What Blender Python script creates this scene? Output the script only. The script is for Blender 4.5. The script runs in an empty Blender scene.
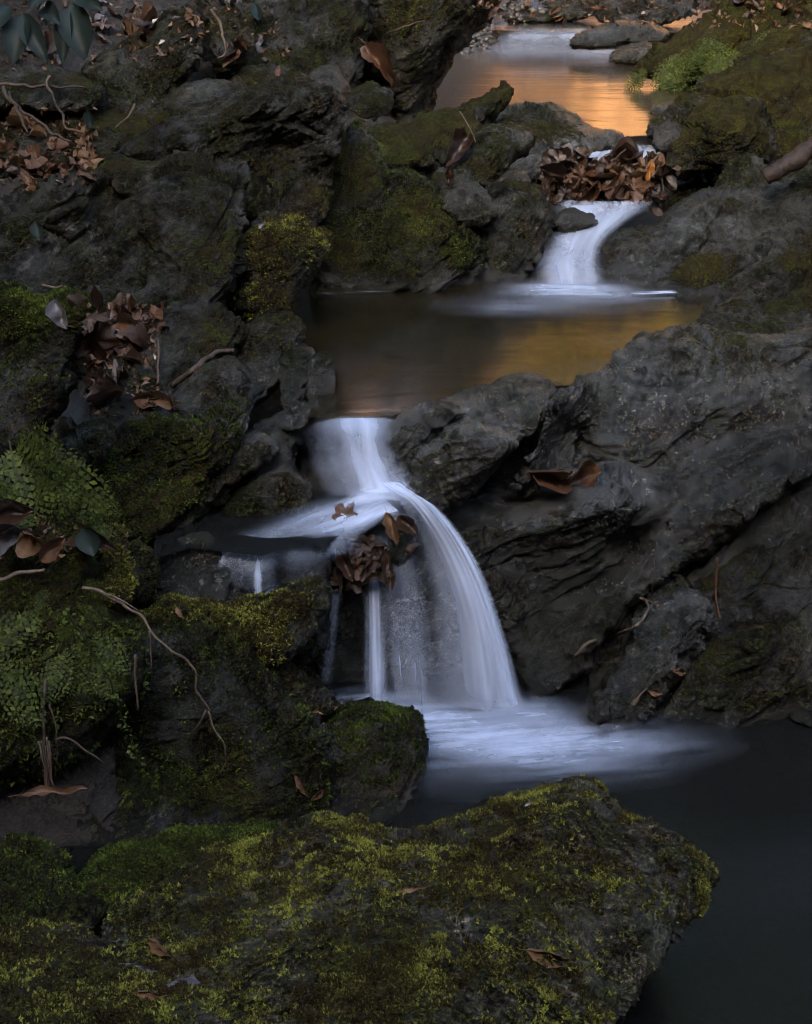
import bpy, math, random
import numpy as np
from mathutils import Vector, Matrix
from mathutils.geometry import delaunay_2d_cdt
from mathutils.bvhtree import BVHTree

random.seed(7)
RNG = np.random.default_rng(7)
S = bpy.context.scene
COL = S.collection

# ------------------------------------------------------------------ camera
PITCH = math.radians(23.0); CAMZ = 1.7; FPX = 1422.0
CP, SP = math.cos(PITCH), math.sin(PITCH)
def rays(px, py):
    u = (np.asarray(px, float)-406)/FPX; v = (np.asarray(py, float)-512)/FPX
    return np.stack([u, CP - v*SP, -SP - v*CP], -1)
def at(px, py, Y):
    d = rays(px, py); Y = np.asarray(Y, float)
    return np.array([0, 0, CAMZ]) + d*(Y/d[..., 1])[..., None]
def yz(py, z):
    d = rays(0, py); return (z-CAMZ)/d[2]*d[1]
def atz(px, py, z):
    d = rays(px, py); t = (z-CAMZ)/d[..., 2]
    return np.array([0, 0, CAMZ]) + d*t[..., None]
cam_d = bpy.data.cameras.new('camera'); cam = bpy.data.objects.new('camera', cam_d); COL.objects.link(cam)
cam.location = (0, 0, CAMZ); cam.rotation_euler = (math.radians(90)-PITCH, 0, 0)
cam_d.sensor_fit = 'VERTICAL'; cam_d.sensor_height = 36; cam_d.lens = 36*FPX/1024
cam_d.clip_start = 0.05; cam_d.clip_end = 400
cam_d.dof.use_dof = False
S.camera = cam

# ------------------------------------------------------------------ numpy noise
_perm = np.random.default_rng(11).permutation(256).astype(np.int64)
_perm = np.concatenate([_perm, _perm])
_g = np.random.default_rng(5).normal(size=(256, 3)).astype(np.float32); _g /= np.linalg.norm(_g, axis=1)[:, None]
_j = np.random.default_rng(9).random((256, 3)).astype(np.float32)
_h = np.random.default_rng(3).normal(size=(256, 3)).astype(np.float32)
def _hash(i, j, k):
    return _perm[(_perm[(_perm[i & 255] + j) & 255] + k) & 255]
def perlin(p):
    p = np.asarray(p, np.float32); i = np.floor(p).astype(np.int64); f = p - i
    w = f*f*f*(f*(f*6-15)+10); out = 0
    for a in (0, 1):
        wa = w[:, 0] if a else 1-w[:, 0]
        for b in (0, 1):
            wb = w[:, 1] if b else 1-w[:, 1]
            for c in (0, 1):
                wc = w[:, 2] if c else 1-w[:, 2]
                g = _g[_hash(i[:, 0]+a, i[:, 1]+b, i[:, 2]+c)]
                out = out + wa*wb*wc*((f - np.array([a, b, c], np.float32))*g).sum(1)
    return out*1.5
def fbm(p, o=4, gain=.5):
    r = 0; a = 1; q = np.asarray(p, np.float32)
    for _ in range(o):
        r = r + a*perlin(q); a *= gain; q = q*2.03 + 7.3
    return r
def worley(p):
    """nearest cell: a random tilted facet height, and F2-F1"""
    p = np.asarray(p, np.float32); i = np.floor(p).astype(np.int64); f = p-i
    n = len(p); f1 = np.full(n, 9., np.float32); f2 = np.full(n, 9., np.float32); fac = np.zeros(n, np.float32)
    for a in (-1, 0, 1):
        for b in (-1, 0, 1):
            for c in (-1, 0, 1):
                h = _hash(i[:, 0]+a, i[:, 1]+b, i[:, 2]+c)
                v = f - (_j[h] + np.array([a, b, c], np.float32))
                d = np.sqrt((v*v).sum(1)); val = (v*_h[(h+37) & 255]).sum(1) + _h[h, 0]*.35
                near = d < f1
                f2 = np.where(near, f1, np.minimum(f2, d)); fac = np.where(near, val, fac); f1 = np.where(near, d, f1)
    return fac, f2-f1
def sstep(x, a, b):
    t = np.clip((x-a)/(b-a), 0, 1); return t*t*(3-2*t)
FN = np.array([-.45, -.30, .84]); FN /= np.linalg.norm(FN)
T1 = np.cross(FN, [0, 1, 0]); T1 /= np.linalg.norm(T1); T2 = np.cross(FN, T1)

# ------------------------------------------------------------------ mesh helpers
def mesh_np(name, V, F, mat=None, parent=None, smooth=True, attrs=None, uv=None):
    V = np.asarray(V, np.float32); F = np.asarray(F, np.int32)
    me = bpy.data.meshes.new(name); k = F.shape[1]
    me.vertices.add(len(V)); me.vertices.foreach_set('co', V.ravel())
    me.loops.add(F.size); me.loops.foreach_set('vertex_index', F.ravel())
    me.polygons.add(len(F)); me.polygons.foreach_set('loop_start', np.arange(0, F.size, k, dtype=np.int32))
    try: me.polygons.foreach_set('loop_total', np.full(len(F), k, np.int32))
    except Exception: pass
    me.update(calc_edges=True)
    me.polygons.foreach_set('use_smooth', np.full(len(F), smooth, bool))
    for n, a in (attrs or {}).items():
        at_ = me.attributes.new(n, 'FLOAT', 'POINT'); at_.data.foreach_set('value', np.asarray(a, np.float32))
    if uv is not None:
        l = me.uv_layers.new(name='UVMap'); l.data.foreach_set('uv', np.asarray(uv, np.float32)[F.ravel()].ravel())
    if mat: me.materials.append(mat)
    o = bpy.data.objects.new(name, me); COL.objects.link(o)
    if parent: o.parent = parent
    return o
def tag(o, label=None, cat=None, group=None, kind=None):
    if label: o['label'] = label
    if cat: o['category'] = cat
    if group: o['group'] = group
    if kind: o['kind'] = kind
    return o
def set_origin(o, c):
    """move a mesh object's origin to c, keeping the world shape"""
    c = Vector(c); o.data.transform(Matrix.Translation(-c)); o.location = c
def vnormals(V, F):
    a, b, c = V[F[:, 0]], V[F[:, 1]], V[F[:, 2]]
    n = np.cross(b-a, c-a); N = np.zeros_like(V)
    for k in range(3):
        for ax in range(3):
            N[:, ax] += np.bincount(F[:, k], n[:, ax], len(V))
    return N/np.maximum(np.linalg.norm(N, axis=1), 1e-9)[:, None]
def subdiv(V, F):
    E = np.sort(np.concatenate([F[:, [0, 1]], F[:, [1, 2]], F[:, [2, 0]]]), axis=1)
    key = E[:, 0].astype(np.int64)*len(V) + E[:, 1]
    u, inv = np.unique(key, return_inverse=True)
    a = u//len(V); b = u % len(V)
    M = (V[a]+V[b])/2; n = len(F); m = inv + len(V)
    m0, m1, m2 = m[:n], m[n:2*n], m[2*n:]
    F2 = np.concatenate([np.stack([F[:, 0], m0, m2], 1), np.stack([F[:, 1], m1, m0], 1),
                         np.stack([F[:, 2], m2, m1], 1), np.stack([m0, m1, m2], 1)])
    return np.concatenate([V, M]), F2
def lap(V, F, n=1, lam=.5):
    for _ in range(n):
        A = np.zeros_like(V); c = np.zeros(len(V))
        for x, y in ((0, 1), (1, 2), (2, 0)):
            for p, q in ((x, y), (y, x)):
                for ax in range(3): A[:, ax] += np.bincount(F[:, p], V[F[:, q], ax], len(V))
                c += np.bincount(F[:, p], minlength=len(V))
        V = V + lam*(A/np.maximum(c, 1)[:, None]-V)
    return V

BV, BF, BOFF = [], [], [0]          # everything one can lay a leaf on
def bvh_add(V, F):
    BV.append(np.asarray(V)); BF.append(np.asarray(F)+BOFF[0]); BOFF[0] += len(V)

# ------------------------------------------------------------------ node helpers
def new_mat(name):
    m = bpy.data.materials.new(name); m.use_nodes = True
    nt = m.node_tree; nt.nodes.clear(); return m, nt
def nd(nt, t, **kw):
    n = nt.nodes.new(t)
    for k, v in kw.items():
        if k.startswith('i_'):
            key = k[2:]
            key = int(key) if key.isdigit() else key.replace('_', ' ')
            n.inputs[key].default_value = v
        else: setattr(n, k, v)
    return n
def lk(nt, a, b): nt.links.new(a, b)
def ramp(nt, src, stops, interp='LINEAR'):
    r = nt.nodes.new('ShaderNodeValToRGB'); r.color_ramp.interpolation = interp
    els = r.color_ramp.elements
    while len(els) < len(stops): els.new(.5)
    for e, (p, c) in zip(els, stops):
        e.position = p; e.color = (*c, 1) if isinstance(c, tuple) else (c, c, c, 1)
    lk(nt, src, r.inputs[0]); return r.outputs[0]
def math_(nt, op, a, b=None, clamp=False):
    n = nt.nodes.new('ShaderNodeMath'); n.operation = op; n.use_clamp = clamp
    for i, x in enumerate((a, b)):
        if x is None: continue
        if isinstance(x, (int, float)): n.inputs[i].default_value = x
        else: lk(nt, x, n.inputs[i])
    return n.outputs[0]
def mixc(nt, f, a, b, blend='MIX'):
    n = nt.nodes.new('ShaderNodeMix'); n.data_type = 'RGBA'; n.blend_type = blend
    for i, x in ((0, f), (6, a), (7, b)):
        if isinstance(x, (int, float)): n.inputs[i].default_value = x
        elif isinstance(x, tuple): n.inputs[i].default_value = (*x, 1)
        else: lk(nt, x, n.inputs[i])
    return n.outputs[2]
def noise(nt, vec, scale, detail=4, rough=.55, dist=0):
    n = nd(nt, 'ShaderNodeTexNoise'); n.inputs['Scale'].default_value = scale
    n.inputs['Detail'].default_value = detail; n.inputs['Roughness'].default_value = rough
    n.inputs['Distortion'].default_value = dist
    if vec is not None: lk(nt, vec, n.inputs['Vector'])
    return n.outputs['Fac']
def attr(nt, name):
    n = nd(nt, 'ShaderNodeAttribute'); n.attribute_name = name; return n.outputs['Fac']

# ------------------------------------------------------------------ materials
def attr_vec(nt, name):
    n = nd(nt, 'ShaderNodeAttribute'); n.attribute_name = name; return n.outputs['Color']
def rock_material(name):
    m, nt = new_mat(name)
    out = nd(nt, 'ShaderNodeOutputMaterial'); b = nd(nt, 'ShaderNodeBsdfPrincipled')
    geo = nd(nt, 'ShaderNodeNewGeometry'); P = geo.outputs['Position']
    # foliation-aligned coordinates: fine along the layer normal, long in the layer
    comb = nd(nt, 'ShaderNodeCombineXYZ')
    for i, (ax, s) in enumerate(((T1, 1.0), (T2, 1.0), (FN, 7.0))):
        d = nd(nt, 'ShaderNodeVectorMath', operation='DOT_PRODUCT'); lk(nt, P, d.inputs[0]); d.inputs[1].default_value = tuple(ax*s)
        lk(nt, d.outputs['Value'], comb.inputs[i])
    FQ = comb.outputs[0]
    n5 = noise(nt, P, 420, 2, .6)
    n1 = noise(nt, P, 5, 6, .6); n2 = noise(nt, P, 38, 6, .65); nf = noise(nt, FQ, 7, 7, .68, .4); n4 = noise(nt, P, 160, 3, .6)
    base = ramp(nt, nf, [(.36, (.0012, .001, .0008)), (.48, (.0055, .0044, .0032)), (.58, (.014, .0115, .0082)), (.70, (.058, .050, .040))])
    base = mixc(nt, ramp(nt, n1, [(.45, 0.), (.66, .8)]), base, (.026, .017, .008))
    base = mixc(nt, 1., base, ramp(nt, math_(nt, 'ADD', math_(nt, 'MULTIPLY', n4, .6), math_(nt, 'MULTIPLY', n5, .4)), [(.40, .2), (.5, 1.), (.60, 3.0)]), 'MULTIPLY')
    ven = ramp(nt, noise(nt, P, 9, 6, .7), [(.40, 0.), (.62, 1.)])
    base = mixc(nt, math_(nt, 'MULTIPLY', ven, .88), base, ramp(nt, n4, [(.38, (.002, .0025, .0008)), (.5, (.009, .0105, .0025)), (.66, (.036, .042, .009))]))
    n3b = noise(nt, P, 85, 8, .75)
    base = mixc(nt, 1., base, ramp(nt, n3b, [(.40, .12), (.5, .8), (.60, 3.0)]), 'MULTIPLY')
    base = mixc(nt, 1., base, attr_vec(nt, 'tone'), 'MULTIPLY')
    # pale crustose lichen and mineral flecks, also carrying the painted sheen
    lich = ramp(nt, n2, [(.57, 0.), (.70, 1.)])
    pale = attr(nt, 'pale')
    lf = math_(nt, 'MULTIPLY', lich, math_(nt, 'ADD', math_(nt, 'MULTIPLY', pale, 1.0), .03), True)
    base = mixc(nt, lf, base, ramp(nt, n4, [(.38, (.03, .028, .024)), (.62, (.20, .19, .165))]))
    tint = attr(nt, 'hue')
    # moss
    moss = attr(nt, 'moss')
    sep = nd(nt, 'ShaderNodeSeparateXYZ'); lk(nt, geo.outputs['Normal'], sep.inputs[0])
    up = math_(nt, 'MULTIPLY', sep.outputs[2], .30)
    k = math_(nt, 'ADD', math_(nt, 'ADD', moss, up), math_(nt, 'MULTIPLY', math_(nt, 'SUBTRACT', n2, .5), 1.5))
    k = math_(nt, 'ADD', k, math_(nt, 'MULTIPLY', math_(nt, 'SUBTRACT', n1, .5), 1.5))
    k = math_(nt, 'ADD', k, math_(nt, 'MULTIPLY', math_(nt, 'SUBTRACT', n4, .5), .8))
    mk = ramp(nt, k, [(.52, 0.), (.74, 1.)])
    green = ramp(nt, n4, [(.3, (.006, .009, .002)), (.55, (.020, .028, .005)), (.75, (.06, .078, .011))])
    yell = ramp(nt, n4, [(.3, (.012, .009, .002)), (.52, (.042, .034, .006)), (.72, (.12, .108, .015))])
    mc = mixc(nt, tint, green, yell)
    brown = ramp(nt, noise(nt, P, 26, 5, .7), [(.40, 0.), (.54, .95)])
    mc = mixc(nt, math_(nt, 'MULTIPLY', brown, .85), mc, (.014, .008, .004))
    col = mixc(nt, mk, base, mc)
    wet = attr(nt, 'wet')
    dk = nd(nt, 'ShaderNodeMix', data_type='RGBA', blend_type='MULTIPLY'); lk(nt, math_(nt, 'MULTIPLY', wet, .6), dk.inputs[0])
    lk(nt, col, dk.inputs[6]); dk.inputs[7].default_value = (.42, .42, .45, 1)
    lk(nt, dk.outputs[2], b.inputs['Base Color'])
    r0 = ramp(nt, math_(nt, 'ADD', math_(nt, 'MULTIPLY', n2, .5), math_(nt, 'MULTIPLY', n5, .5)), [(.38, .24), (.6, .62)])
    r1 = nd(nt, 'ShaderNodeMix'); lk(nt, wet, r1.inputs[0]); lk(nt, math_(nt, 'SUBTRACT', r0, math_(nt, 'MULTIPLY', attr(nt, 'top_sheen'), .16)), r1.inputs[2]); r1.inputs[3].default_value = .17
    r2 = nd(nt, 'ShaderNodeMix'); lk(nt, math_(nt, 'MULTIPLY', mk, .9), r2.inputs[0]); lk(nt, r1.outputs[0], r2.inputs[2]); r2.inputs[3].default_value = .92
    lk(nt, r2.outputs[0], b.inputs['Roughness'])
    sp = nd(nt, 'ShaderNodeMix'); lk(nt, mk, sp.inputs[0]); glp = ramp(nt, noise(nt, P, 7, 5, .7), [(.45, .05), (.62, .58)]); lk(nt, math_(nt, 'ADD', glp, math_(nt, 'MULTIPLY', attr(nt, 'top_sheen'), .9)), sp.inputs[2]); sp.inputs[3].default_value = .08
    lk(nt, math_(nt, 'ADD', sp.outputs[0], math_(nt, 'MULTIPLY', wet, math_(nt, 'MULTIPLY', math_(nt, 'SUBTRACT', 1., mk), .35))), b.inputs['Specular IOR Level'])
    h = math_(nt, 'ADD', math_(nt, 'MULTIPLY', nf, 1.0), math_(nt, 'MULTIPLY', n2, .55))
    h = math_(nt, 'ADD', h, math_(nt, 'MULTIPLY', n4, .42))
    h = math_(nt, 'ADD', h, math_(nt, 'MULTIPLY', n5, .16))
    h = math_(nt, 'ADD', h, math_(nt, 'MULTIPLY', mk, math_(nt, 'ADD', math_(nt, 'MULTIPLY', n4, .9), .15)))
    h = math_(nt, 'ADD', h, math_(nt, 'MULTIPLY', n3b, .8))
    bp = nd(nt, 'ShaderNodeBump'); bp.inputs['Strength'].default_value = 1.0; bp.inputs['Distance'].default_value = .012
    lk(nt, h, bp.inputs['Height']); lk(nt, bp.outputs[0], b.inputs['Normal'])
    lk(nt, b.outputs[0], out.inputs[0]); return m
M_ROCK = rock_material('schist_with_moss')

def soil_material():
    m, nt = new_mat('forest_soil_and_litter')
    out = nd(nt, 'ShaderNodeOutputMaterial'); b = nd(nt, 'ShaderNodeBsdfPrincipled')
    P = nd(nt, 'ShaderNodeNewGeometry').outputs['Position']
    litter = attr(nt, 'litter')
    vo = nd(nt, 'ShaderNodeTexVoronoi'); vo.inputs['Scale'].default_value = 14; lk(nt, P, vo.inputs['Vector'])
    leafc = ramp(nt, nd_sep(nt, vo.outputs['Color']), [(.0, (.16, .07, .02)), (.4, (.50, .22, .06)), (.7, (.70, .37, .14)), (1., (.30, .13, .04))])
    soil = ramp(nt, noise(nt, P, 30, 8, .7), [(.35, (.004, .003, .002)), (.55, (.012, .008, .005)), (.7, (.035, .024, .015))])
    k = ramp(nt, math_(nt, 'ADD', litter, math_(nt, 'MULTIPLY', math_(nt, 'SUBTRACT', noise(nt, P, 4, 4), .5), 1.0)), [(.35, 0.), (.6, 1.)])
    lk(nt, mixc(nt, k, soil, leafc), b.inputs['Base Color']); b.inputs['Roughness'].default_value = .85
    bp = nd(nt, 'ShaderNodeBump'); bp.inputs['Distance'].default_value = .03
    lk(nt, math_(nt, 'ADD', noise(nt, P, 30, 6, .7), vo.outputs['Distance']), bp.inputs['Height']); lk(nt, bp.outputs[0], b.inputs['Normal'])
    lk(nt, b.outputs[0], out.inputs[0]); return m
def nd_sep(nt, c):
    s = nd(nt, 'ShaderNodeSeparateColor'); lk(nt, c, s.inputs[0]); return s.outputs[0]
M_SOIL = soil_material()

def simple_var(name, c0, c1, scale=20, rough=.6, spec=.4, trans=0, bump=.002, attr_name=None, c2=None):
    m, nt = new_mat(name)
    out = nd(nt, 'ShaderNodeOutputMaterial'); b = nd(nt, 'ShaderNodeBsdfPrincipled')
    tc = nd(nt, 'ShaderNodeTexCoord').outputs['Object']
    n = noise(nt, tc, scale, 5, .6)
    stops = [(.3, c0), (.7, c1)] if c2 is None else [(.25, c0), (.5, c1), (.75, c2)]
    src = n if attr_name is None else math_(nt, 'ADD', math_(nt, 'MULTIPLY', n, .5), math_(nt, 'MULTIPLY', attr(nt, attr_name), .5))
    col = ramp(nt, src, stops)
    lk(nt, col, b.inputs['Base Color']); b.inputs['Roughness'].default_value = rough; b.inputs['Specular IOR Level'].default_value = spec
    bp = nd(nt, 'ShaderNodeBump'); bp.inputs['Distance'].default_value = bump; lk(nt, n, bp.inputs['Height']); lk(nt, bp.outputs[0], b.inputs['Normal'])
    if trans > 0:
        t = nd(nt, 'ShaderNodeBsdfTranslucent'); lk(nt, col, t.inputs[0]); mx = nd(nt, 'ShaderNodeMixShader'); mx.inputs[0].default_value = trans
        lk(nt, b.outputs[0], mx.inputs[1]); lk(nt, t.outputs[0], mx.inputs[2]); lk(nt, mx.outputs[0], out.inputs[0])
    else: lk(nt, b.outputs[0], out.inputs[0])
    return m
M_LEAF = simple_var('dead_leaf_rust', (0.03, 0.012, 0.006), (.10, .048, .024), 25, .5, .4, .2)
M_LEAFT = simple_var('dead_leaf_tan', (0.05, 0.026, 0.013), (0.16, 0.088, 0.045), 25, .55, .4, .2)
M_LEAFD = simple_var('dead_leaf_umber', (.012, .007, .005), (.045, .024, .016), 25, .3, .5, .1)
M_LEAFP = simple_var('dead_leaf_silver', (.035, .032, .035), (.10, .093, .10), 30, .35, .6, .1)
M_LEAFO = simple_var('dead_leaf_orange', (.16, .055, .012), (.36, .15, .025), 20, .5, .4, .3)
M_RHODO = simple_var('evergreen_leaf', (.002, .006, .005), (.006, .013, .011), 8, .6, .2, .05)
M_FERN = simple_var('fern_green', (.010, .015, .003), (.030, .042, .007), 30, .6, .2, .3, attr_name='tone', c2=(.085, .105, .016))
M_TWIG = simple_var('twig_bark', (0.016, 0.011, 0.008), (0.055, 0.037, 0.026), 60, .7, .3)
M_ROOT = simple_var('pale_root_bark', (0.03, 0.02, 0.013), (0.1, 0.072, 0.05), 80, .65, .3)
M_WOOD = simple_var('driftwood', (.006, .004, .003), (.028, .016, .011), 30, .7, .3, bump=.006)
M_TUFT = simple_var('moss_leaflets', (.016, .009, .004), (.036, .031, .009), 300, .8, .1, .2, attr_name='tone', c2=(.20, .205, .036))
M_TUFTG = simple_var('green_moss_leaflets', (.007, .009, .003), (.022, .032, .006), 300, .8, .1, .2, attr_name='tone', c2=(.08, .11, .015))
M_BARK = simple_var('tree_bark', (.03, .022, .017), (.09, .07, .055), 9, .85, .2, bump=.02)
M_GOLD = simple_var('autumn_foliage_gold', (.42, .33, .015), (.80, .63, .04), 3, .6, .2, .35)
M_EVER = simple_var('hemlock_foliage', (.010, .022, .008), (.035, .06, .018), 3, .7, .2, .2)

def water_material(name, tint, murk, murk_f, rough, bscale, bdist, sx=1.0, gc=1.0):
    m, nt = new_mat(name)
    out = nd(nt, 'ShaderNodeOutputMaterial')
    P = nd(nt, 'ShaderNodeNewGeometry').outputs['Position']
    mp = nd(nt, 'ShaderNodeMapping'); mp.inputs['Scale'].default_value = (sx, 1, 1); lk(nt, P, mp.inputs[0])
    bp = nd(nt, 'ShaderNodeBump'); bp.inputs['Distance'].default_value = bdist
    lk(nt, math_(nt, 'ADD', noise(nt, mp.outputs[0], bscale, 2, .5, .6), math_(nt, 'MULTIPLY', noise(nt, mp.outputs[0], bscale*.3, 2), 1.2)), bp.inputs['Height'])
    fr = nd(nt, 'ShaderNodeFresnel', i_IOR=1.36); lk(nt, bp.outputs[0], fr.inputs['Normal'])
    gl = nd(nt, 'ShaderNodeBsdfGlossy'); gl.inputs['Roughness'].default_value = rough; lk(nt, bp.outputs[0], gl.inputs['Normal'])
    gl.inputs['Color'].default_value = (gc, gc, gc, 1)
    tr = nd(nt, 'ShaderNodeBsdfTransparent'); tr.inputs[0].default_value = (*tint, 1)
    df = nd(nt, 'ShaderNodeBsdfDiffuse'); df.inputs[0].default_value = (*murk, 1)
    m1 = nd(nt, 'ShaderNodeMixShader'); m1.inputs[0].default_value = murk_f; lk(nt, tr.outputs[0], m1.inputs[1]); lk(nt, df.outputs[0], m1.inputs[2])
    m2 = nd(nt, 'ShaderNodeMixShader'); lk(nt, fr.outputs[0], m2.inputs[0]); lk(nt, m1.outputs[0], m2.inputs[1]); lk(nt, gl.outputs[0], m2.inputs[2])
    lk(nt, m2.outputs[0], out.inputs[0]); return m
M_POOL_LOW = water_material('dark_pool_water', (.22, .24, .25), (.009, .0095, .009), .6, .22, 8, .004, .30, .5)
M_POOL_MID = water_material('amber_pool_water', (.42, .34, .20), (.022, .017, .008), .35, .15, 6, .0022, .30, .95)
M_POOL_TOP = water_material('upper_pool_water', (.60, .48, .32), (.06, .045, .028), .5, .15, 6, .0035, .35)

def white_water(name, su, sv, lo, hi, amax=.90, color=(.66, .76, .98)):
    """silky water: long streaks in the flow direction, opacity from the 'dens' attribute"""
    m, nt = new_mat(name)
    out = nd(nt, 'ShaderNodeOutputMaterial'); uv = nd(nt, 'ShaderNodeUVMap').outputs[0]
    mp = nd(nt, 'ShaderNodeMapping'); mp.inputs['Scale'].default_value = (su, sv, 1); lk(nt, uv, mp.inputs[0])
    n = noise(nt, mp.outputs[0], 1, 5, .55, .25)
    mp2 = nd(nt, 'ShaderNodeMapping'); mp2.inputs['Scale'].default_value = (su*3.7, sv*1.3, 1); lk(nt, uv, mp2.inputs[0])
    n2 = noise(nt, mp2.outputs[0], 1, 4, .6, .2)
    mp3 = nd(nt, 'ShaderNodeMapping'); mp3.inputs['Scale'].default_value = (su*.35, sv*.8, 1); lk(nt, uv, mp3.inputs[0])
    n3 = noise(nt, mp3.outputs[0], 1, 2, .5, .3)
    s = math_(nt, 'ADD', math_(nt, 'MULTIPLY', n, .28), math_(nt, 'ADD', math_(nt, 'MULTIPLY', n2, .07), math_(nt, 'MULTIPLY', n3, .65)))
    st = ramp(nt, s, [(lo, 0.1), (hi, .9)], 'EASE')
    d = attr(nt, 'dens')
    a = math_(nt, 'MULTIPLY', d, math_(nt, 'ADD', math_(nt, 'MULTIPLY', st, .68), math_(nt, 'MULTIPLY', d, .26)))
    a = math_(nt, 'MINIMUM', a, amax, True)
    df = nd(nt, 'ShaderNodeBsdfDiffuse'); df.inputs[0].default_value = (*color, 1)
    tl = nd(nt, 'ShaderNodeBsdfTranslucent'); tl.inputs[0].default_value = (*color, 1)
    mx = nd(nt, 'ShaderNodeMixShader'); mx.inputs[0].default_value = .35; lk(nt, df.outputs[0], mx.inputs[1]); lk(nt, tl.outputs[0], mx.inputs[2])
    tr = nd(nt, 'ShaderNodeBsdfTransparent')
    m2 = nd(nt, 'ShaderNodeMixShader'); lk(nt, a, m2.inputs[0]); lk(nt, tr.outputs[0], m2.inputs[1]); lk(nt, mx.outputs[0], m2.inputs[2])
    lk(nt, m2.outputs[0], out.inputs[0]); return m
M_FALL = white_water('silky_falling_water', 6, .45, .34, .64)
M_VEIL = white_water('thin_water_veil', 6, .6, .30, .78, .7)
M_FOAM = white_water('silky_foam_on_pool', 13, 42, .36, .64, .72)
EXPOSURE = 4.5
# ------------------------------------------------------------------ rock builder
WL = [(0.0, -9, 3.02), (0.62, 3.02, 4.55), (0.88, 5.6, 9.4)]      # water levels by distance
def inside(px, py, poly):
    r = np.zeros(len(px), bool); n = len(poly)
    for i in range(n):
        x0, y0 = poly[i]; x1, y1 = poly[(i+1) % n]
        if y0 == y1: continue
        c = ((y0 > py) != (y1 > py)) & (px < (x1-x0)*(py-y0)/(y1-y0)+x0); r ^= c
    return r
def edge_dist(P, poly):
    d = np.full(len(P), 1e9)
    for i in range(len(poly)):
        a = poly[i]; b = poly[(i+1) % len(poly)]; ab = b-a
        t = np.clip(((P-a)@ab)/max(ab@ab, 1e-9), 0, 1)
        d = np.minimum(d, np.linalg.norm(P-(a+t[:, None]*ab), axis=1))
    return d
ROCKS = []
rock_n = [0]
def R(name, label, outline, Yt, Yb, B=None, w=None, pts=(), moss=.25, hue=.2, wet=.0, pale=.25, tone=None, amp=1., lay=1., T=None, cham=1, step=6., sub=2, cat=None, tufts=0, mossdir=0):
    rock_n[0] += 1; seed = rock_n[0]*3.17
    O = np.array([(o[0], o[1]) for o in outline], float)
    ymin, ymax = O[:, 1].min(), O[:, 1].max()
    plane = lambda y: Yt + (Yb-Yt)*(y-ymin)/(ymax-ymin)
    cx = list(O); cr = [(o[2]-plane(o[1])) if len(o) > 2 else 0. for o in outline]
    for p in pts: cx.append(np.array(p[:2], float)); cr.append(p[2])
    cx = np.array(cx); cr = np.array(cr); c2 = 14.**2
    K = np.sqrt(((cx[:, None]-cx[None])**2).sum(-1)+c2)
    n = len(cx); A = np.zeros((n+1, n+1)); A[:n, :n] = K; A[:n, n] = 1; A[n, :n] = 1
    sol = np.linalg.lstsq(A, np.append(cr, 0), rcond=1e-6)[0]
    def depth(P):
        r = np.zeros(len(P))
        for i in range(n): r += sol[i]*np.sqrt(((P-cx[i])**2).sum(1)+c2)
        return plane(P[:, 1]) + r + sol[n]
    # outline -> chaikin -> resample -> slight roughness
    Q = O.copy()
    for _ in range(cham):
        N_ = np.roll(Q, -1, 0); Q = np.stack([.8*Q+.2*N_, .2*Q+.8*N_], 1).reshape(-1, 2)
    L = np.linalg.norm(np.roll(Q, -1, 0)-Q, axis=1); tot = L.sum(); cum = np.concatenate([[0], np.cumsum(L)])
    m = max(16, int(tot/step)); s = np.linspace(0, tot, m, endpoint=False)
    Qc = np.vstack([Q, Q[:1]]); q = np.stack([np.interp(s, cum, Qc[:, 0]), np.interp(s, cum, Qc[:, 1])], 1)
    q3 = np.stack([q[:, 0]*.06, q[:, 1]*.06, np.full(m, seed)], 1)
    size = min(np.ptp(O[:, 0]), np.ptp(O[:, 1])); ja = min(2.4, size*.02)*amp
    q = q + np.stack([perlin(q3), perlin(q3+31.)], 1)*ja*2.0
    gx, gy = np.meshgrid(np.arange(O[:, 0].min(), O[:, 0].max(), step), np.arange(ymin, ymax, step*.87))
    gx[1::2] += step/2
    G = np.stack([gx.ravel(), gy.ravel()], 1) + RNG.uniform(-.18, .18, (gx.size, 2))*step
    G = G[inside(G[:, 0], G[:, 1], q)]; d = edge_dist(G, q); keep = d > step*.55; G = G[keep]
    allp = np.vstack([q, G])
    vo, _, fo, *_ = delaunay_2d_cdt([Vector(p) for p in allp], [], [list(range(m))], 1, 1e-5)
    P2 = np.array([tuple(v) for v in vo]); F = np.array([f for f in fo if len(f) == 3])
    d = edge_dist(P2, q); rim = d < 1e-3
    a, b, c = P2[F[:, 0]], P2[F[:, 1]], P2[F[:, 2]]
    ar = (b[:, 0]-a[:, 0])*(c[:, 1]-a[:, 1])-(b[:, 1]-a[:, 1])*(c[:, 0]-a[:, 0])
    F = F[np.abs(ar) > 1e-3]; ar = ar[np.abs(ar) > 1e-3]
    F[ar > 0] = F[ar > 0][:, [0, 2, 1]]                 # towards the camera
    dm = d.max(); ww = w or max(8., dm*.75)
    Ym = .5*(Yt+Yb); sm = size*Ym/FPX
    BB = sm*.32 if B is None else B
    TT = max(.12, sm*.8) if T is None else T
    f = np.sqrt(np.maximum(0, 1-(1-np.clip(d/ww, 0, 1))**2))
    Df = depth(P2) - BB*f
    cen = q.mean(0)
    # back: same triangles, coarser shape
    fb = np.sqrt(np.maximum(0, 1-(1-np.clip(d/dm, 0, 1))**2))
    Pb = cen + (P2-cen)*(1-.28*fb)[:, None]; Db = depth(P2) + TT*fb + .0
    Vf = at(P2[:, 0], P2[:, 1], Df); Vb = at(Pb[:, 0], Pb[:, 1], Db)
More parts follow.
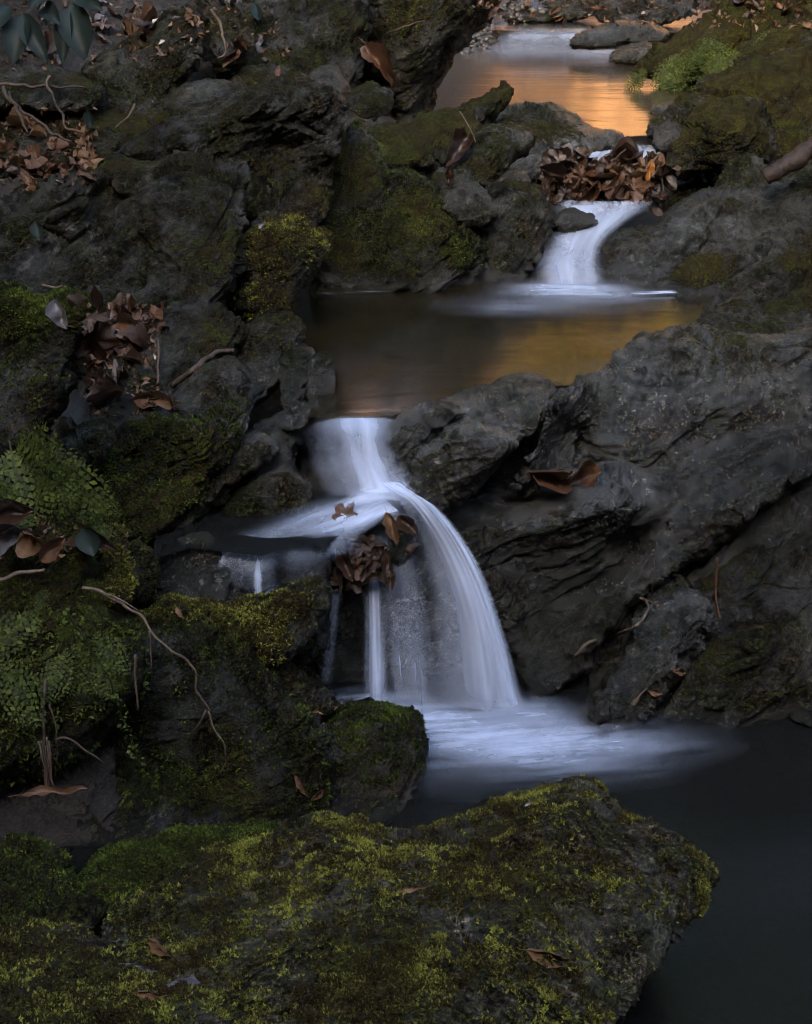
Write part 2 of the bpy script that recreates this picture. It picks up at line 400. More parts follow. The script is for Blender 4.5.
    idx = np.arange(len(P2)); bi = np.where(rim, idx, 0); nb = (~rim).sum(); bi[~rim] = len(P2)+np.arange(nb)
    V = np.vstack([Vf, Vb[~rim]]); Fb = bi[F][:, ::-1]
    good = ~(rim[F].all(1))
    Fa = np.vstack([F, Fb[good]]) if good.any() else np.vstack([F, Fb])
    Fa = np.vstack([F[good], Fb[good]])
    # drop unused and subdivide
    used = np.unique(Fa); rm = np.full(len(V), -1); rm[used] = np.arange(len(used)); V = V[used]; Fa = rm[Fa]
    nfront = good.sum()
    for k in range(sub): V, Fa = subdiv(V, Fa)
    N = vnormals(lap(V, Fa, 2), Fa)
    Q3 = np.stack([V@T1, V@T2, V@FN], 1) + seed
    sc = min(1.0, max(.18, sm/.55)) 
    cell = .16*sc+.05
    Wp = np.stack([fbm(V*9+seed, 2), fbm(V*9+seed+50, 2), fbm(V*9+seed+90, 2)], 1)*.12
    fac, ed = worley((Q3*np.array([.7, .7, 2.2]))/cell + Wp*.4)
    msk = .35+.65*sstep(fbm(V*3+seed*2, 2), -.25, .35)
    h = fac*.085*cell*msk
    fac2, ed2 = worley((Q3*np.array([.6, .6, 3.2]))/(cell*.36) + 9 + Wp*.6)
    h += fac2*.040*cell*msk
    h -= .012*sc*sstep(-ed, -.07, 0)*lay*msk
    h += fbm(V*4.5+seed, 3)*.008*sc
    ridge = 1-np.abs(fbm(Q3*np.array([2.2, 2.2, 15]), 3))*1.6
    m2 = .06+.94*sstep(fbm(V*3+seed*3+9, 2), -.05, .35)
    h += (ridge-.5)*.003*lay*(sc*.6+.4)*m2
    Lc = V@FN + fbm(V*2.2+seed, 2)*.012
    for thk, am in ((.085, .008), (.034, .0045), (.013, .0018)):
        q_ = Lc/thk + seed; li = np.floor(q_); fr_ = q_-li
        ro = _h[(li.astype(np.int64)*7) & 255, 0]*.45 + perlin(np.stack([V@T1*5, V@T2*5, li*3.7], 1))*.8
        h += (fr_**1.5*.8 + ro)*am*lay*m2*(sc*.5+.5)
    rg2 = 1-np.abs(fbm(Q3*np.array([7, 7, 55])+3, 2))*1.8
    h += (rg2-.5)*.0030*lay*m2
    h += (.5-np.abs(fbm(V*22+seed, 3)))*.0065*(.4+.6*lay)*(.4+.6*m2) + fbm(V*60+seed, 3)*.0026
    fac3, _ = worley(Q3*np.array([16, 16, 44.])+Wp*3); h += fac3*.0022
    V = V + N*(h*amp)[:, None]
    N = vnormals(V, Fa)
    # attributes
    mo = moss + .03 + fbm(V*3.3+seed, 3)*.30
    if mossdir: mo = mo + mossdir*(N[:, 2])
    for mp_ in MOSS_SPOTS:
        c = mp_[0]; mo = mo + mp_[2]*np.exp(-((V-c)**2).sum(1)/mp_[1]**2)
    we = np.full(len(V), float(wet))
    for lv, y0, y1 in WL:
        mask = (V[:, 1] > y0) & (V[:, 1] < y1)
        we = np.maximum(we, mask*(1-sstep(V[:, 2]-lv, .015, .07+.05*perlin(V*6))))
    mo = mo - we*.45
    sheen_ = sum(a_*np.exp(-((V-c_)**2).sum(1)/r_**2) for c_, r_, a_ in SHEEN_SPOTS)*np.clip(N[:, 2]*1.4, 0, 1)*(.8+fbm(V*25, 3)*1.6)
    pa = np.clip(sheen_ + pale + fbm(V*4+20, 2)*.5, 0, 1)
    o = mesh_np(name, V, Fa, M_ROCK, attrs={'moss': mo, 'wet': np.clip(we, 0, 1), 'hue': np.clip(hue+fbm(V*5+40, 2)*.35, 0, 1), 'pale': pa, 'top_sheen': np.clip(sheen_, 0, 1), 'tone': np.full(len(V), tone if tone else RNG.uniform(.5, .95))})
    tag(o, label, cat or name.replace('_', ' '))
    c = V.mean(0); c[2] = V[:, 2].min(); set_origin(o, c)
    bvh_add(V, Fa)
    if tufts:
        moss_cover(o, V, Fa, N, mo + N[:, 2]*.3 + fbm(V*7, 2)*.45 + fbm(V*38, 2)*.6 + fbm(V*110, 2)*.5, tufts, hue)
    ROCKS.append(o); return o
MOSS_SPOTS = []; SHEEN_SPOTS = [(at(540,500,3.12),.18,1.2),(at(610,505,3.05),.12,1.2),(at(470,430,3.0),.14,1.),(at(640,370,3.4),.30,.7),(at(430,410,3.05),.15,.8),(at(760,360,3.4),.25,.5),(at(700,225,4.6),.3,.6),(at(740,240,4.2),.12,.9),(at(680,600,2.9),.10,1.),(at(560,130,5.5),.25,.8)]  # sheen spots: highlight on ledge and ridge tops put into paleness and gloss
def spot(px, py, Y, r, a): MOSS_SPOTS.append((at(px, py, Y), r, a))

def moss_cover(parent, V, F, N, mk, count, hue, size=.0042):
    tri = V[F]; ar = np.linalg.norm(np.cross(tri[:, 1]-tri[:, 0], tri[:, 2]-tri[:, 0]), axis=1)
    cen = tri.mean(1); Nf = N[F].mean(1); view = np.array([0, 0, CAMZ])-cen
    m = mk[F].mean(1); p = ar*np.clip((m-.38)*2.2, 0, 1)**1.5*((Nf*view).sum(1) > -.3)
    p /= p.sum(); k = RNG.choice(len(F), count, p=p)
    r = RNG.random((count, 2)); sw = r.sum(1) > 1; r[sw] = 1-r[sw]
    t = tri[k]; P = t[:, 0]+(t[:, 1]-t[:, 0])*r[:, :1]+(t[:, 2]-t[:, 0])*r[:, 1:]
    n = Nf[k]; vs, fs, tn = [], [], []
    tone = np.clip(.5+fbm(P*14, 2)*.6+RNG.normal(0, .22, count), 0, 1)
    for b in range(2):
        d = n + RNG.normal(0, .55, (count, 3)); d /= np.linalg.norm(d, axis=1)[:, None]
        s = np.cross(d, RNG.normal(size=(count, 3))); s /= np.linalg.norm(s, axis=1)[:, None]
        h = size*RNG.uniform(.6, 1.7, (count, 1)); wd = h*RNG.uniform(.25, .5, (count, 1))
        base = len(vs)*0
        a0 = P - n*.001 - s*wd; a1 = P - n*.001 + s*wd; a2 = P + d*h
        vs.append(np.stack([a0, a1, a2], 1).reshape(-1, 3)); tn.append(np.repeat(tone, 3))
    VV = np.vstack(vs); FF = np.arange(len(VV)).reshape(-1, 3)
    loc = np.array(parent.location)
    o = mesh_np('moss', VV-loc, FF, M_TUFT if hue > .45 else M_TUFTG, parent, False, {'tone': np.concatenate(tn)})
    o['kind'] = 'stuff'; return o

# moss spots (bright green patches)
spot(5, 292, 2.75, .10, 1.1); spot(35, 296, 2.75, .09, 1.1); spot(80, 302, 2.75, .06, 1.0)
spot(295, 255, 3.65, .22, .3); spot(700, 262, 4.3, .12, .5); spot(725, 300, 3.9, .05, .6)
spot(455, 112, 5.2, .12, .5); spot(530, 112, 5.6, .22, .6); spot(405, 200, 4.3, .25, .35)
spot(700, 55, 7.2, .6, .6); spot(720, 140, 5.2, .18, .35); spot(800, 75, 5.8, .5, .25)
spot(660, 250, 4.35, .08, .4); spot(170, 485, 2.85, .16, .55); spot(740, 580, 3.0, .08, .45); spot(710, 655, 2.9, .06, .6)
spot(240, 345, 3.35, .10, .4); spot(500, 478, 3.2, .08, .5); spot(190, 850, 2.15, .3, .5); spot(215, 590, 2.55, .12, .3)
spot(640, 645, 2.95, .1, .3); spot(545, 620, 2.95, .12, .3)

# ================= far to near, left and right banks =================
R('boulder', 'large overhanging mossy boulder at the top left of the orange pool, bare below', [(362,75),(345,40),(345,-60),(400,-90),(520,-90),(500,5),(484,28),(458,58),(438,90),(428,112),(424,140),(395,140),(385,112)], 6.6, 6.35, B=.35, w=60, pts=[(440,45,-.1)], moss=.42, hue=.3, pale=.3)
R('boulder', 'dark earth-stained rock face with trailing moss left of the overhanging boulder', [(195,-60),(365,-60),(372,20),(368,62),(352,90),(270,100),(232,85),(205,40)], 6.3, 5.5, B=.15, w=30, moss=.36, hue=.2)
R('boulder', 'rounded dark boulder under the silvery dead leaves at the upper left', [(80,85),(96,58),(140,36),(165,12),(195,4),(206,25),(194,70),(170,110),(150,150),(80,150)], 5.2, 4.75, B=.15, w=30, moss=.25)
R('rock', 'small grey wedge of rock between the long slab and the rounded dark boulder', [(140,118),(168,92),(205,80),(236,80),(250,92),(240,130),(170,140)], 4.9, 4.6, moss=.1, pale=.6)
R('rock', 'low dark rock behind the leaf pocket at the left edge, under the twigs', [(-60,60),(40,70),(100,100),(150,112),(170,140),(150,165),(60,180),(-60,170)], 5.0, 4.5, B=.1, moss=.35)
R('slab', 'flat dark slab lying under the drooping evergreen leaves at the top left', [(-60,70),(0,62),(50,66),(95,78),(110,95),(90,112),(30,108),(-60,112)], 4.9, 4.6, B=.06, moss=.2)
R('rock', 'broken brown rock at the top edge between the evergreen sprig and the mossy rock face', [(190,-30),(215,-25),(240,0),(252,40),(240,75),(215,80),(205,50),(200,20)], 5.6, 5.2, B=.1, moss=.2)
R('rock', 'small dark rock at the left edge with dead leaves on both sides', [(-50,150),(-10,140),(30,137),(48,150),(46,165),(20,175),(-50,185)], 4.2, 4.0, moss=.2, pale=.4)
R('rock', 'rusty brown rock stub between wood litter and the long slab at upper left', [(235,72),(275,60),(300,78),(310,100),(260,120),(225,105)], 5.3, 5.0, moss=.3)
R('slab', 'long dark slab with a ridged top edge sloping down to the left, upper left', [(112,156),(150,130),(200,104),(260,78),(298,70),(318,68),(337,64),(349,78),(350,104),(340,150),(332,225),(290,240),(235,205),(190,175),(140,170)], 4.55, 4.15, B=.08, w=26, pts=[(180,138,-.12),(260,108,-.14),(330,95,-.10),(270,140,.06),(300,180,.08)], tone=.5, moss=.18, hue=.3, pale=.5, lay=1.3)
R('stone', 'mossy rounded nub of stone right of the long slab at upper left', [(345,92),(362,82),(382,84),(394,97),(392,112),(370,120),(350,112)], 5.2, 5.0, moss=.55, hue=.1)
R('rock', 'shaggy moss-hung rock column between the long slab and the upper pool', [(310,300),(308,250),(318,190),(335,145),(350,128),(362,118),(378,140),(392,175),(392,230),(382,300)], 4.7, 4.4, B=.12, w=25, moss=.34, hue=.4, tufts=3000)
R('rock', 'fern-topped mossy shelf rock below the curled rusty leaf', [(355,135),(385,118),(415,128),(432,140),(430,160),(400,172),(360,165)], 4.95, 4.7, moss=.6, hue=.15)
R('stone', 'pointed stone jutting right in front of the orange pool', [(440,122),(450,110),(475,98),(500,88),(511,89),(509,99),(493,117),(480,130),(450,140)], 5.65, 5.45, pts=[(485,105,-.05)], moss=.3, hue=.3)
R('boulder', 'mossy rounded boulder under the pointed stone beside the cascade', [(392,155),(398,128),(425,112),(452,107),(470,114),(484,130),(480,142),(458,155),(425,172),(395,172)], 5.3, 5.0, moss=.42, hue=.2)
R('boulder', 'egg shaped mossy boulder leaning over the cascade left of the leaf jam', [(450,165),(458,145),(482,125),(508,120),(530,126),(536,138),(528,152),(510,168),(498,188),(475,192),(452,180)], 5.1, 4.8, pts=[(500,140,-.08)], moss=.36, hue=.3)
R('stone', 'small pale green stone wedged above the big mossy rock by the upper pool', [(414,162),(420,155),(432,154),(435,160),(428,166),(417,167)], 4.75, 4.7, moss=.0, pale=1., amp=.3)
R('stone', 'flat dark tilted stone between the egg shaped boulder and big mossy rock', [(428,180),(440,168),(466,167),(480,188),(476,205),(440,205)], 4.75, 4.6, moss=.15, B=.05)
R('boulder', 'big mossy rock with dry hanging moss at the left side of the upper pool', [(330,310),(335,240),(350,205),(366,185),(392,170),(418,172),(436,186),(452,204),(472,222),(488,245),(484,270),(470,287),(465,320)], 4.65, 4.42, B=.18, w=40, pts=[(400,195,.08),(440,230,-.05),(400,250,-.06),(350,270,.03)], moss=.16, hue=.45, tufts=5000)
R('stone', 'smooth grey capped stone resting on the big mossy rock by the pool', [(440,206),(448,192),(462,184),(477,186),(496,202),(500,216),(480,225),(456,228)], 4.55, 4.42, moss=.05, pale=.9, wet=.3)
R('boulder', 'dark round boulder at the foot of the cascade, left side', [(472,250),(480,205),(488,186),(515,180),(538,184),(549,200),(554,228),(546,258),(530,277),(515,320),(470,320)], 4.75, 4.45, B=.16, w=40, moss=.22, hue=.3, pale=.2)
R('stone', 'thin wet stone sticking out between the cascade and the dark round boulder', [(488,186),(500,168),(520,166),(532,178),(525,190),(500,195)], 4.9, 4.75, moss=.0, wet=.9, pale=.6)
R('slab', 'flat wet black slab with a green moss cap at the lip of the cascade', [(474,150),(482,122),(500,107),(520,103),(548,104),(572,113),(588,124),(610,128),(626,136),(618,146),(598,154),(572,164),(550,178),(500,180)], 5.95, 5.35, B=.05, w=14, pts=[(540,150,-.12),(580,145,-.10)], moss=.22, hue=.25, pale=-.4, wet=.35, lay=1.8)
R('stone', 'low wet stone breaking the middle of the cascade', [(548,222),(556,212),(575,208),(592,214),(600,224),(580,232),(555,232)], 4.80, 4.68, B=.06, moss=.1, wet=.9, pale=.5)
R('stone', 'rounded wet stone lodged in the top of the leaf jam', [(608,160),(614,148),(628,143),(640,147),(638,158),(622,166)], 5.35, 5.25, moss=.3, wet=.5)
R('stone', 'small wet black stone right of the cascade lip', [(652,140),(656,118),(668,108),(684,108),(690,125),(680,145),(662,150)], 5.9, 5.6, moss=.05, wet=.8)
R('stone', 'thin wet point of rock at the right edge of the orange pool', [(645,110),(660,104),(690,100),(705,108),(690,118),(660,116)], 6.35, 6.2, moss=.0, wet=.9)
# far creek
R('rock', 'wet dark rock ledge splitting the far riffle at the top', [(565,45),(580,30),(610,20),(650,22),(672,32),(665,46),(630,44),(600,50)], 9.0, 8.75, B=.1, moss=.0, wet=.8, step=4)
R('rock', 'low wet rock at the near side of the far riffle', [(604,62),(616,48),(640,42),(668,44),(680,54),(660,62),(630,64)], 8.65, 8.3, B=.1, moss=.1, wet=.7, step=4)
R('rock', 'dark bank rock at the top centre behind the far riffle', [(500,20),(520,-5),(560,-14),(600,-10),(612,8),(590,18),(540,26)], 10.6, 10., B=.2, moss=.0, step=4)
R('rock', 'dark brown rock at the top beside the green ferny rock', [(590,20),(610,-6),(650,-12),(700,-8),(700,10),(670,25),(630,28)], 10.3, 9.6, B=.2, moss=.1, step=4)
R('boulder', 'bright green mossy boulder tapering into the orange pool at upper right', [(632,72),(642,60),(665,45),(690,25),(712,5),(740,-30),(812,-60),(900,-60),(900,20),(790,50),(735,75),(720,95),(672,92)], 8.0, 7.3, B=.15, w=30, pts=[(700,45,-.15),(740,20,-.1)], moss=.62, hue=.25)
R('boulder', 'dark shaggy moss boulder in the top right corner', [(722,75),(735,50),(760,32),(800,12),(900,-20),(900,70),(800,80),(735,95)], 6.9, 6.5, B=.15, moss=.5, hue=.3)
R('slab', 'broad moss-streaked slab sloping down to the orange pool at upper right', [(648,135),(652,118),(690,98),(712,78),(745,62),(780,50),(815,38),(910,10),(910,230),(812,215),(780,180),(720,150),(680,140)], 6.4, 5.3, B=.1, w=25, pts=[(740,95,-.1),(800,110,-.12),(700,115,0)], moss=.42, hue=.35, lay=1.6)
R('boulder', 'rounded block with a mossy belly overhanging the cascade at the right', [(666,168),(668,148),(682,130),(694,110),(715,98),(745,96),(764,104),(772,128),(778,155),(770,176),(740,182),(700,172),(680,180)], 5.45, 5.2, B=.10, w=20, pts=[(715,128,-.12),(750,128,-.10)], moss=.36, hue=.3, lay=1.4)
R('rock', 'dark recess rock under the rounded block beside the leaf jam', [(655,215),(660,180),(690,165),(740,170),(760,200),(720,225),(670,235)], 5.45, 5.2, moss=.05, T=.3)
R('rock', 'peaked mossy rock between the rounded block and the driftwood log', [(706,200),(716,178),(732,158),(750,151),(764,158),(766,172),(774,190),(760,210),(720,212)], 5.1, 4.85, moss=.28, hue=.4)
R('boulder', 'dark mossy boulder at the right edge below the driftwood log', [(748,215),(758,180),(790,165),(830,150),(910,140),(910,280),(812,260),(770,240)], 5.1, 4.7, B=.15, tone=.5, moss=.25)
R('slab', 'long smooth dark rock nose pointing down to the cascade foot, right side', [(585,275),(592,255),(606,238),(624,226),(650,226),(668,212),(690,196),(722,182),(768,184),(796,196),(830,210),(860,260),(780,275),(700,290),(630,300),(600,300)], 4.95, 4.5, B=.12, w=26, pts=[(640,245,-.05),(700,215,-.08)], tone=.5, moss=.18, hue=.5, wet=.15, lay=1.2)
R('slab', 'narrow tilted slab with a pale edge dipping into the upper pool from the right', [(622,300),(640,290),(672,268),(706,248),(745,240),(790,231),(806,228),(795,245),(765,268),(735,286),(720,310),(660,315)], 4.55, 4.22, B=.06, w=14, pts=[(690,272,-.05),(745,255,-.06)], tone=.5, moss=.2, hue=.6, wet=.2, pale=.6, lay=1.2)
R('rock', 'small wet rock at the water edge under the narrow tilted slab', [(604,290),(616,276),(634,264),(655,259),(682,262),(676,276),(650,292),(625,305)], 4.55, 4.3, B=.06, moss=.2, hue=.4, wet=.5)
R('slab', 'dark mossy slab running up to the right edge behind the narrow tilted slab', [(690,325),(715,292),(755,268),(790,240),(830,212),(910,170),(910,330),(812,320),(740,330)], 4.5, 4.0, B=.08, w=18, pts=[(780,275,-.06)], tone=.5, moss=.25, hue=.5, lay=1.5)
R('slab', 'low shadowed rock with a mossy crest above the lichen-speckled ridge', [(700,325),(722,300),(752,282),(778,275),(796,280),(792,298),(770,312),(735,330)], 4.1, 3.9, B=.06, moss=.3, hue=.4)
R('rock', 'lumpy mossy rock at the right edge above the lichen-speckled ridge', [(745,350),(752,318),(785,294),(812,284),(910,262),(910,380),(800,375)], 4.0, 3.75, B=.10, moss=.35, hue=.25, pale=.5)
R('rock', 'knobbly green-edged rock by the pool corner on the right', [(690,342),(702,318),(722,304),(742,302),(758,315),(790,322),(800,350),(730,362)], 3.85, 3.62, B=.08, moss=.38, hue=.15, pale=.6)
# main right mass
R('boulder', 'lichen-speckled ridge boulder sloping up to the right edge beside the amber pool', [(500,492,3.04),(540,440,3.09),(548,402,3.09),(568,385,3.2),(600,366,3.36),(640,340,3.52),(668,326,3.55),(702,322,3.56),(745,335,3.5),(812,325,3.5),(910,310,3.5),(910,500,3.15),(720,520,3.1),(620,520,3.12),(560,500,3.2)], 3.5, 3.15, B=.06, w=18,
  pts=[(590,410,-.02),(660,400,-.06),(640,440,-.05),(610,470,.03),(700,380,-.05),(760,400,-.04),(560,440,.04),(600,445,.02),(680,470,-.03),(740,440,.03),(780,380,.05),(690,345,-.02),(655,362,.03)], moss=.22, hue=.15, pale=1.15, wet=.1, lay=1.1, amp=1.)
R('rock', 'blocky dark rock at the waterfall lip, leftmost of the right bank', [(382,450),(386,430),(398,415),(425,403),(452,404),(470,412),(452,426),(430,446),(412,470),(400,500),(386,480)], 3.09, 3.0, B=.05, w=14, moss=.08, wet=.45, pale=.45)
R('rock', 'grey angular rock along the amber pool behind the waterfall lip', [(425,412),(452,398),(488,386),(512,374),(530,371),(550,380),(560,392),(552,412),(525,440),(480,430)], 3.34, 3.08, B=.05, w=12, moss=.12, pale=.6, wet=.2)
R('rock', 'shadowed hollow rock behind the folded leaves beside the ridge boulder', [(462,470),(490,440),(530,415),(560,405),(575,450),(560,485),(510,495),(470,495)], 3.3, 3.22, B=.04, moss=.25)
R('rock', 'sharp-edged grey wedge cleaved by a crack beside the waterfall', [(396,490),(404,472),(428,446),(455,420),(488,421),(514,430),(522,440),(508,456),(480,482),(452,508),(425,520),(408,515)], 3.06, 2.95, B=.05, w=12, pts=[(470,435,-.04),(500,445,-.05)], moss=.06, wet=.3, pale=.6)
R('boulder', 'great dark slanting ledge right of the waterfall with a pale sheen painted on top', [(405,520),(455,500,3.2),(500,476,3.26),(545,464,3.28),(592,462,3.26),(640,462,3.22),(680,452,3.2),(740,432,3.2),(830,405,3.25),(910,380,3.3),(910,420,3.2),(760,502,3.05),(700,556,3.02),(650,592,3.0),(600,645,2.96),(560,695,2.92),(525,700,2.94),(505,640,3.0),(470,570,3.05),(425,530,3.1)], 3.3, 2.95, B=.05, w=16,
  pts=[(480,520,-.06),(540,522,-.10),(590,520,-.14),(618,512,-.16),(630,540,.02),(560,570,.0),(520,560,-.02),(680,500,-.03),(740,470,-.05),(600,590,.02),(540,640,.02)], tone=.5, moss=.05, hue=.1, wet=.25, pale=.5, lay=1.2, amp=1.)
R('slab', 'dark slab below the long diagonal crack at the right edge', [(560,720),(598,650,3.05),(652,594,3.08),(702,558,3.1),(762,504,3.15),(830,455,3.2),(930,400,3.25),(930,740,2.85),(740,735),(650,735)], 3.2, 2.9, B=.04, w=14, pts=[(740,570,-.04),(690,620,-.02)], tone=.5, moss=.12, hue=.2, wet=.2, lay=1.6)
R('rock', 'coarse speckled wet rock at the edge of the dark pool under the diagonal crack', [(575,730),(590,698),(612,665),(630,630),(652,606),(682,590),(705,588),(719,602),(716,625),(696,652),(672,682),(655,705),(640,735)], 2.98, 2.78, B=.08, w=20, moss=.0, wet=.55, pale=1.0, amp=1.3, lay=.6)
R('rock', 'low mossy rock at the right edge meeting the dark pool', [(640,735),(662,700),(690,662),(722,628),(770,612),(812,598),(930,580),(930,740),(780,740)], 3.02, 2.82, B=.07, w=22, pts=[(760,645,-.04)], moss=.26, hue=.2, wet=.1)
R('stone', 'little round pale stone in the water right of the waterfall foot', [(530,700),(530,690),(540,686),(549,690),(548,700),(538,706)], 2.93, 2.88, moss=0, pale=1, wet=.3, amp=.3)
# left middle
R('boulder', 'massive dark boulder spanning the left edge under the leaf pocket', [(-70,205),(0,200,3.9),(40,180),(88,165),(105,154),(126,162),(150,166),(182,157),(222,161),(241,174),(247,192),(244,225),(240,290),(205,330),(120,335),(60,335),(-70,335)], 4.0, 3.55, B=.10, w=26, pts=[(60,190,-.06),(110,200,.06),(160,185,-.02),(200,200,-.05),(60,260,.05),(150,270,.05),(215,260,-.02)], tone=.5, moss=.16, hue=.3, pale=.4, lay=1.2)
R('rock', 'yellow-mossed nose of rock hanging over the upper pool', [(228,300),(232,250),(246,226),(262,214),(284,215),(300,212),(312,226),(328,227),(335,238),(330,256),(314,276),(300,298),(290,318),(262,335),(236,325)], 3.95, 3.75, B=.14, w=30, pts=[(290,240,-.05),(255,290,.03)], moss=.26, hue=.62, tufts=6000)
R('rock', 'rounded grey rock with a mossy shoulder below the yellow-mossed nose', [(225,350),(240,328),(258,318),(280,310),(298,313),(306,328),(302,345),(292,375),(272,400),(240,415),(222,390)], 3.6, 3.4, B=.08, w=20, moss=.2, hue=.4, pale=.8)
R('rock', 'dark rounded rock right of the rusty leaf heap', [(155,340),(170,310),(195,302),(220,303),(240,316),(248,335),(235,360),(200,372),(165,375)], 3.55, 3.4, B=.08, moss=.16, hue=.3)
R('stone', 'small upright stone beside the lone pebble in the amber pool', [(282,372),(286,352),(298,346),(311,350),(313,364),(308,385),(300,405),(280,410)], 3.4, 3.3, moss=.25, pale=.5)
R('stone', 'lone grey stone standing in the left edge of the amber pool', [(307,372),(312,358),(322,350),(331,355),(336,370),(336,388),(328,402),(308,405)], 3.34, 3.27, moss=.05, pale=1., amp=.6)
R('rock', 'earthy recess rock behind the rusty leaf heap', [(60,345),(90,318),(150,308),(200,325),(205,400),(170,430),(80,440),(50,410)], 3.5, 3.15, B=.04, tone=.5, moss=-.1, lay=.5)
R('rock', 'layered ledge rock with a pale rim above the broad mossy face', [(165,412),(180,385),(200,362),(228,352),(246,360),(252,378),(250,396),(235,410),(200,425)], 3.3, 3.08, B=.06, w=12, pts=[(225,372,-.05)], moss=.12, pale=.8, lay=2.)
R('slab', 'dark pointed slab reaching right to the waterfall lip', [(175,545),(195,505),(225,462),(245,432),(275,412),(300,401),(318,396),(328,403),(325,418),(308,436),(296,452),(292,470),(302,490),(310,508),(260,525),(205,545)], 3.25, 3.0, B=.07, w=18, pts=[(290,425,-.05),(240,470,.04)], tone=.5, moss=.14, hue=.4, pale=.5, lay=1.5)
R('slab', 'thin pale-tipped blade of rock between the broad mossy face and the pointed slab', [(150,540),(175,510),(205,475),(238,446),(262,434),(276,439),(272,452),(246,474),(215,505),(185,540)], 3.08, 2.92, B=.05, w=12, moss=.02, wet=.3, pale=.7, lay=1.5)
R('boulder', 'broad mossy rock face sloping down to the dark ledge at middle left', [(80,500),(95,450),(120,420),(150,412),(188,416),(228,396),(248,398),(249,412),(243,430),(226,462),(192,500),(158,538),(125,545),(90,530)], 3.1, 2.85, B=.05, w=16, pts=[(190,430,-.05),(170,470,.03)], tone=.5, moss=.3, hue=.45, lay=1.4, tufts=6000)
R('rock', 'narrow dark rock leaning beside the fern bank at middle left', [(40,500),(50,440),(80,420),(112,418),(118,436),(98,478),(75,512),(45,520)], 2.95, 2.8, B=.05, moss=.1)
R('boulder', 'dark boulder at the left edge with a bright mossy top above the ferns', [(-70,280),(0,286),(28,291),(45,300),(62,294),(90,299),(96,312),(88,340),(72,385),(50,430),(30,470),(-70,480)], 2.85, 2.6, B=.08, w=18, pts=[(60,320,-.02),(20,340,.03)], tone=.5, moss=-.10, hue=.45, tufts=9000, mossdir=.45)
R('rock', 'rough brown undercut rock at the back of the dark water ledge', [(215,520),(240,488),(262,470),(292,468),(306,480),(314,500),(312,525),(260,530)], 3.05, 2.98, B=.04, moss=.05, amp=1.3)
R('stone', 'upper of two small mossy stones at the right rim of the fern bank', [(98,548),(98,530),(108,523),(124,526),(129,538),(124,550)], 2.6, 2.55, moss=.55, hue=.7, tufts=900)
R('stone', 'lower upright mossy stone at the right rim of the fern bank', [(98,600),(102,560),(108,546),(124,544),(134,560),(137,590),(130,605)], 2.55, 2.48, moss=.55, hue=.75, tufts=1500)
R('stone', 'dark squarish stone right of the two small mossy stones', [(128,600),(127,550),(136,541),(150,543),(158,555),(158,590),(150,605)], 2.72, 2.65, moss=.2, hue=.5)
R('rock', 'wet black glistening rock at the left end of the dark water ledge', [(150,625),(152,570),(165,545),(190,533),(215,535),(232,552),(240,575),(240,630)], 2.86, 2.74, B=.05, w=14, moss=-.3, wet=.95, pale=.4, amp=1.4)
R('rock', 'moss-faced ledge rock under the thin sheet of water', [(222,640),(228,572),(240,556),(270,552),(300,545),(318,548),(331,562),(332,600),(322,660),(230,665)], 2.92, 2.80, B=.03, w=10, moss=.22, hue=.35, wet=.3)
R('rock', 'small wet bump of rock where water spills left off the ledge', [(270,560),(280,546),(296,540),(312,546),(320,560),(300,568)], 2.9, 2.86, moss=-.1, wet=.9, pale=.5)
# under the falls
R('rock', 'stained wet rock behind the first drop of the waterfall', [(296,440),(305,424),(330,417),(392,417),(408,440),(415,480),(410,540),(300,540)], 3.3, 3.12, B=.03, w=10, moss=-.1, wet=.5, hue=.6, pale=-.4, tone=.7)
R('boulder', 'wet boulder behind the main veil of the waterfall', [(312,560),(320,520),(345,500),(390,500),(425,520),(455,570),(480,630),(500,690),(505,735),(320,735),(305,650)], 3.12, 2.98, B=.05, w=16, moss=-.1, wet=.7, pale=-.4, tone=.7)
R('stone', 'rounded wet stone standing in the middle of the waterfall', [(388,560),(388,528),(395,514),(408,512),(418,524),(419,542),(410,558),(396,568)], 2.99, 2.93, B=.05, moss=.0, wet=.6, pale=.3, amp=.6)
R('rock', 'dark mossy-edged rock left of the thin falls', [(286,665),(292,620),(308,590),(320,590),(325,608),(318,640),(300,668)], 2.86, 2.8, B=.04, moss=.25, hue=.5)
R('stone', 'small mossy stone at the foot of the thin falls', [(292,700),(300,680),(318,675),(328,688),(330,712),(300,715)], 2.8, 2.76, moss=.3)
R('stone', 'low mossy stone behind the flat-topped block beside the thin falls', [(330,715),(334,702),(346,698),(358,702),(362,715)], 2.84, 2.8, moss=.4)
# lower left
R('rock', 'mossy overhanging cap rock below the dark water ledge', [(132,625),(140,604),(172,596),(205,599),(232,602),(268,592),(300,585),(318,582),(323,596),(318,622),(305,644),(286,662),(262,668),(250,650),(200,650),(150,645)], 2.75, 2.56, B=.05, w=14, pts=[(290,605,-.04),(220,612,-.02)], moss=.34, hue=.65, pale=.5, tufts=8000)
R('boulder', 'big dark block with a mossy flank in the lower left', [(60,860),(70,700),(120,640),(150,622),(200,622),(235,624),(250,648),(272,672),(300,700),(325,720),(330,800),(300,840),(180,850)], 2.62, 2.36, B=.06, w=18, pts=[(200,660,-.03),(230,720,-.04),(150,760,.08),(280,760,.0)], tone=.5, moss=.20, hue=.2, tufts=6000)
R('rock', 'slanting wedge of rock between the mossy cap rock and the flat-topped block', [(258,660),(282,655),(310,678),(337,703),(330,716),(300,714),(272,690)], 2.64, 2.56, B=.03, moss=.2, pale=.5)
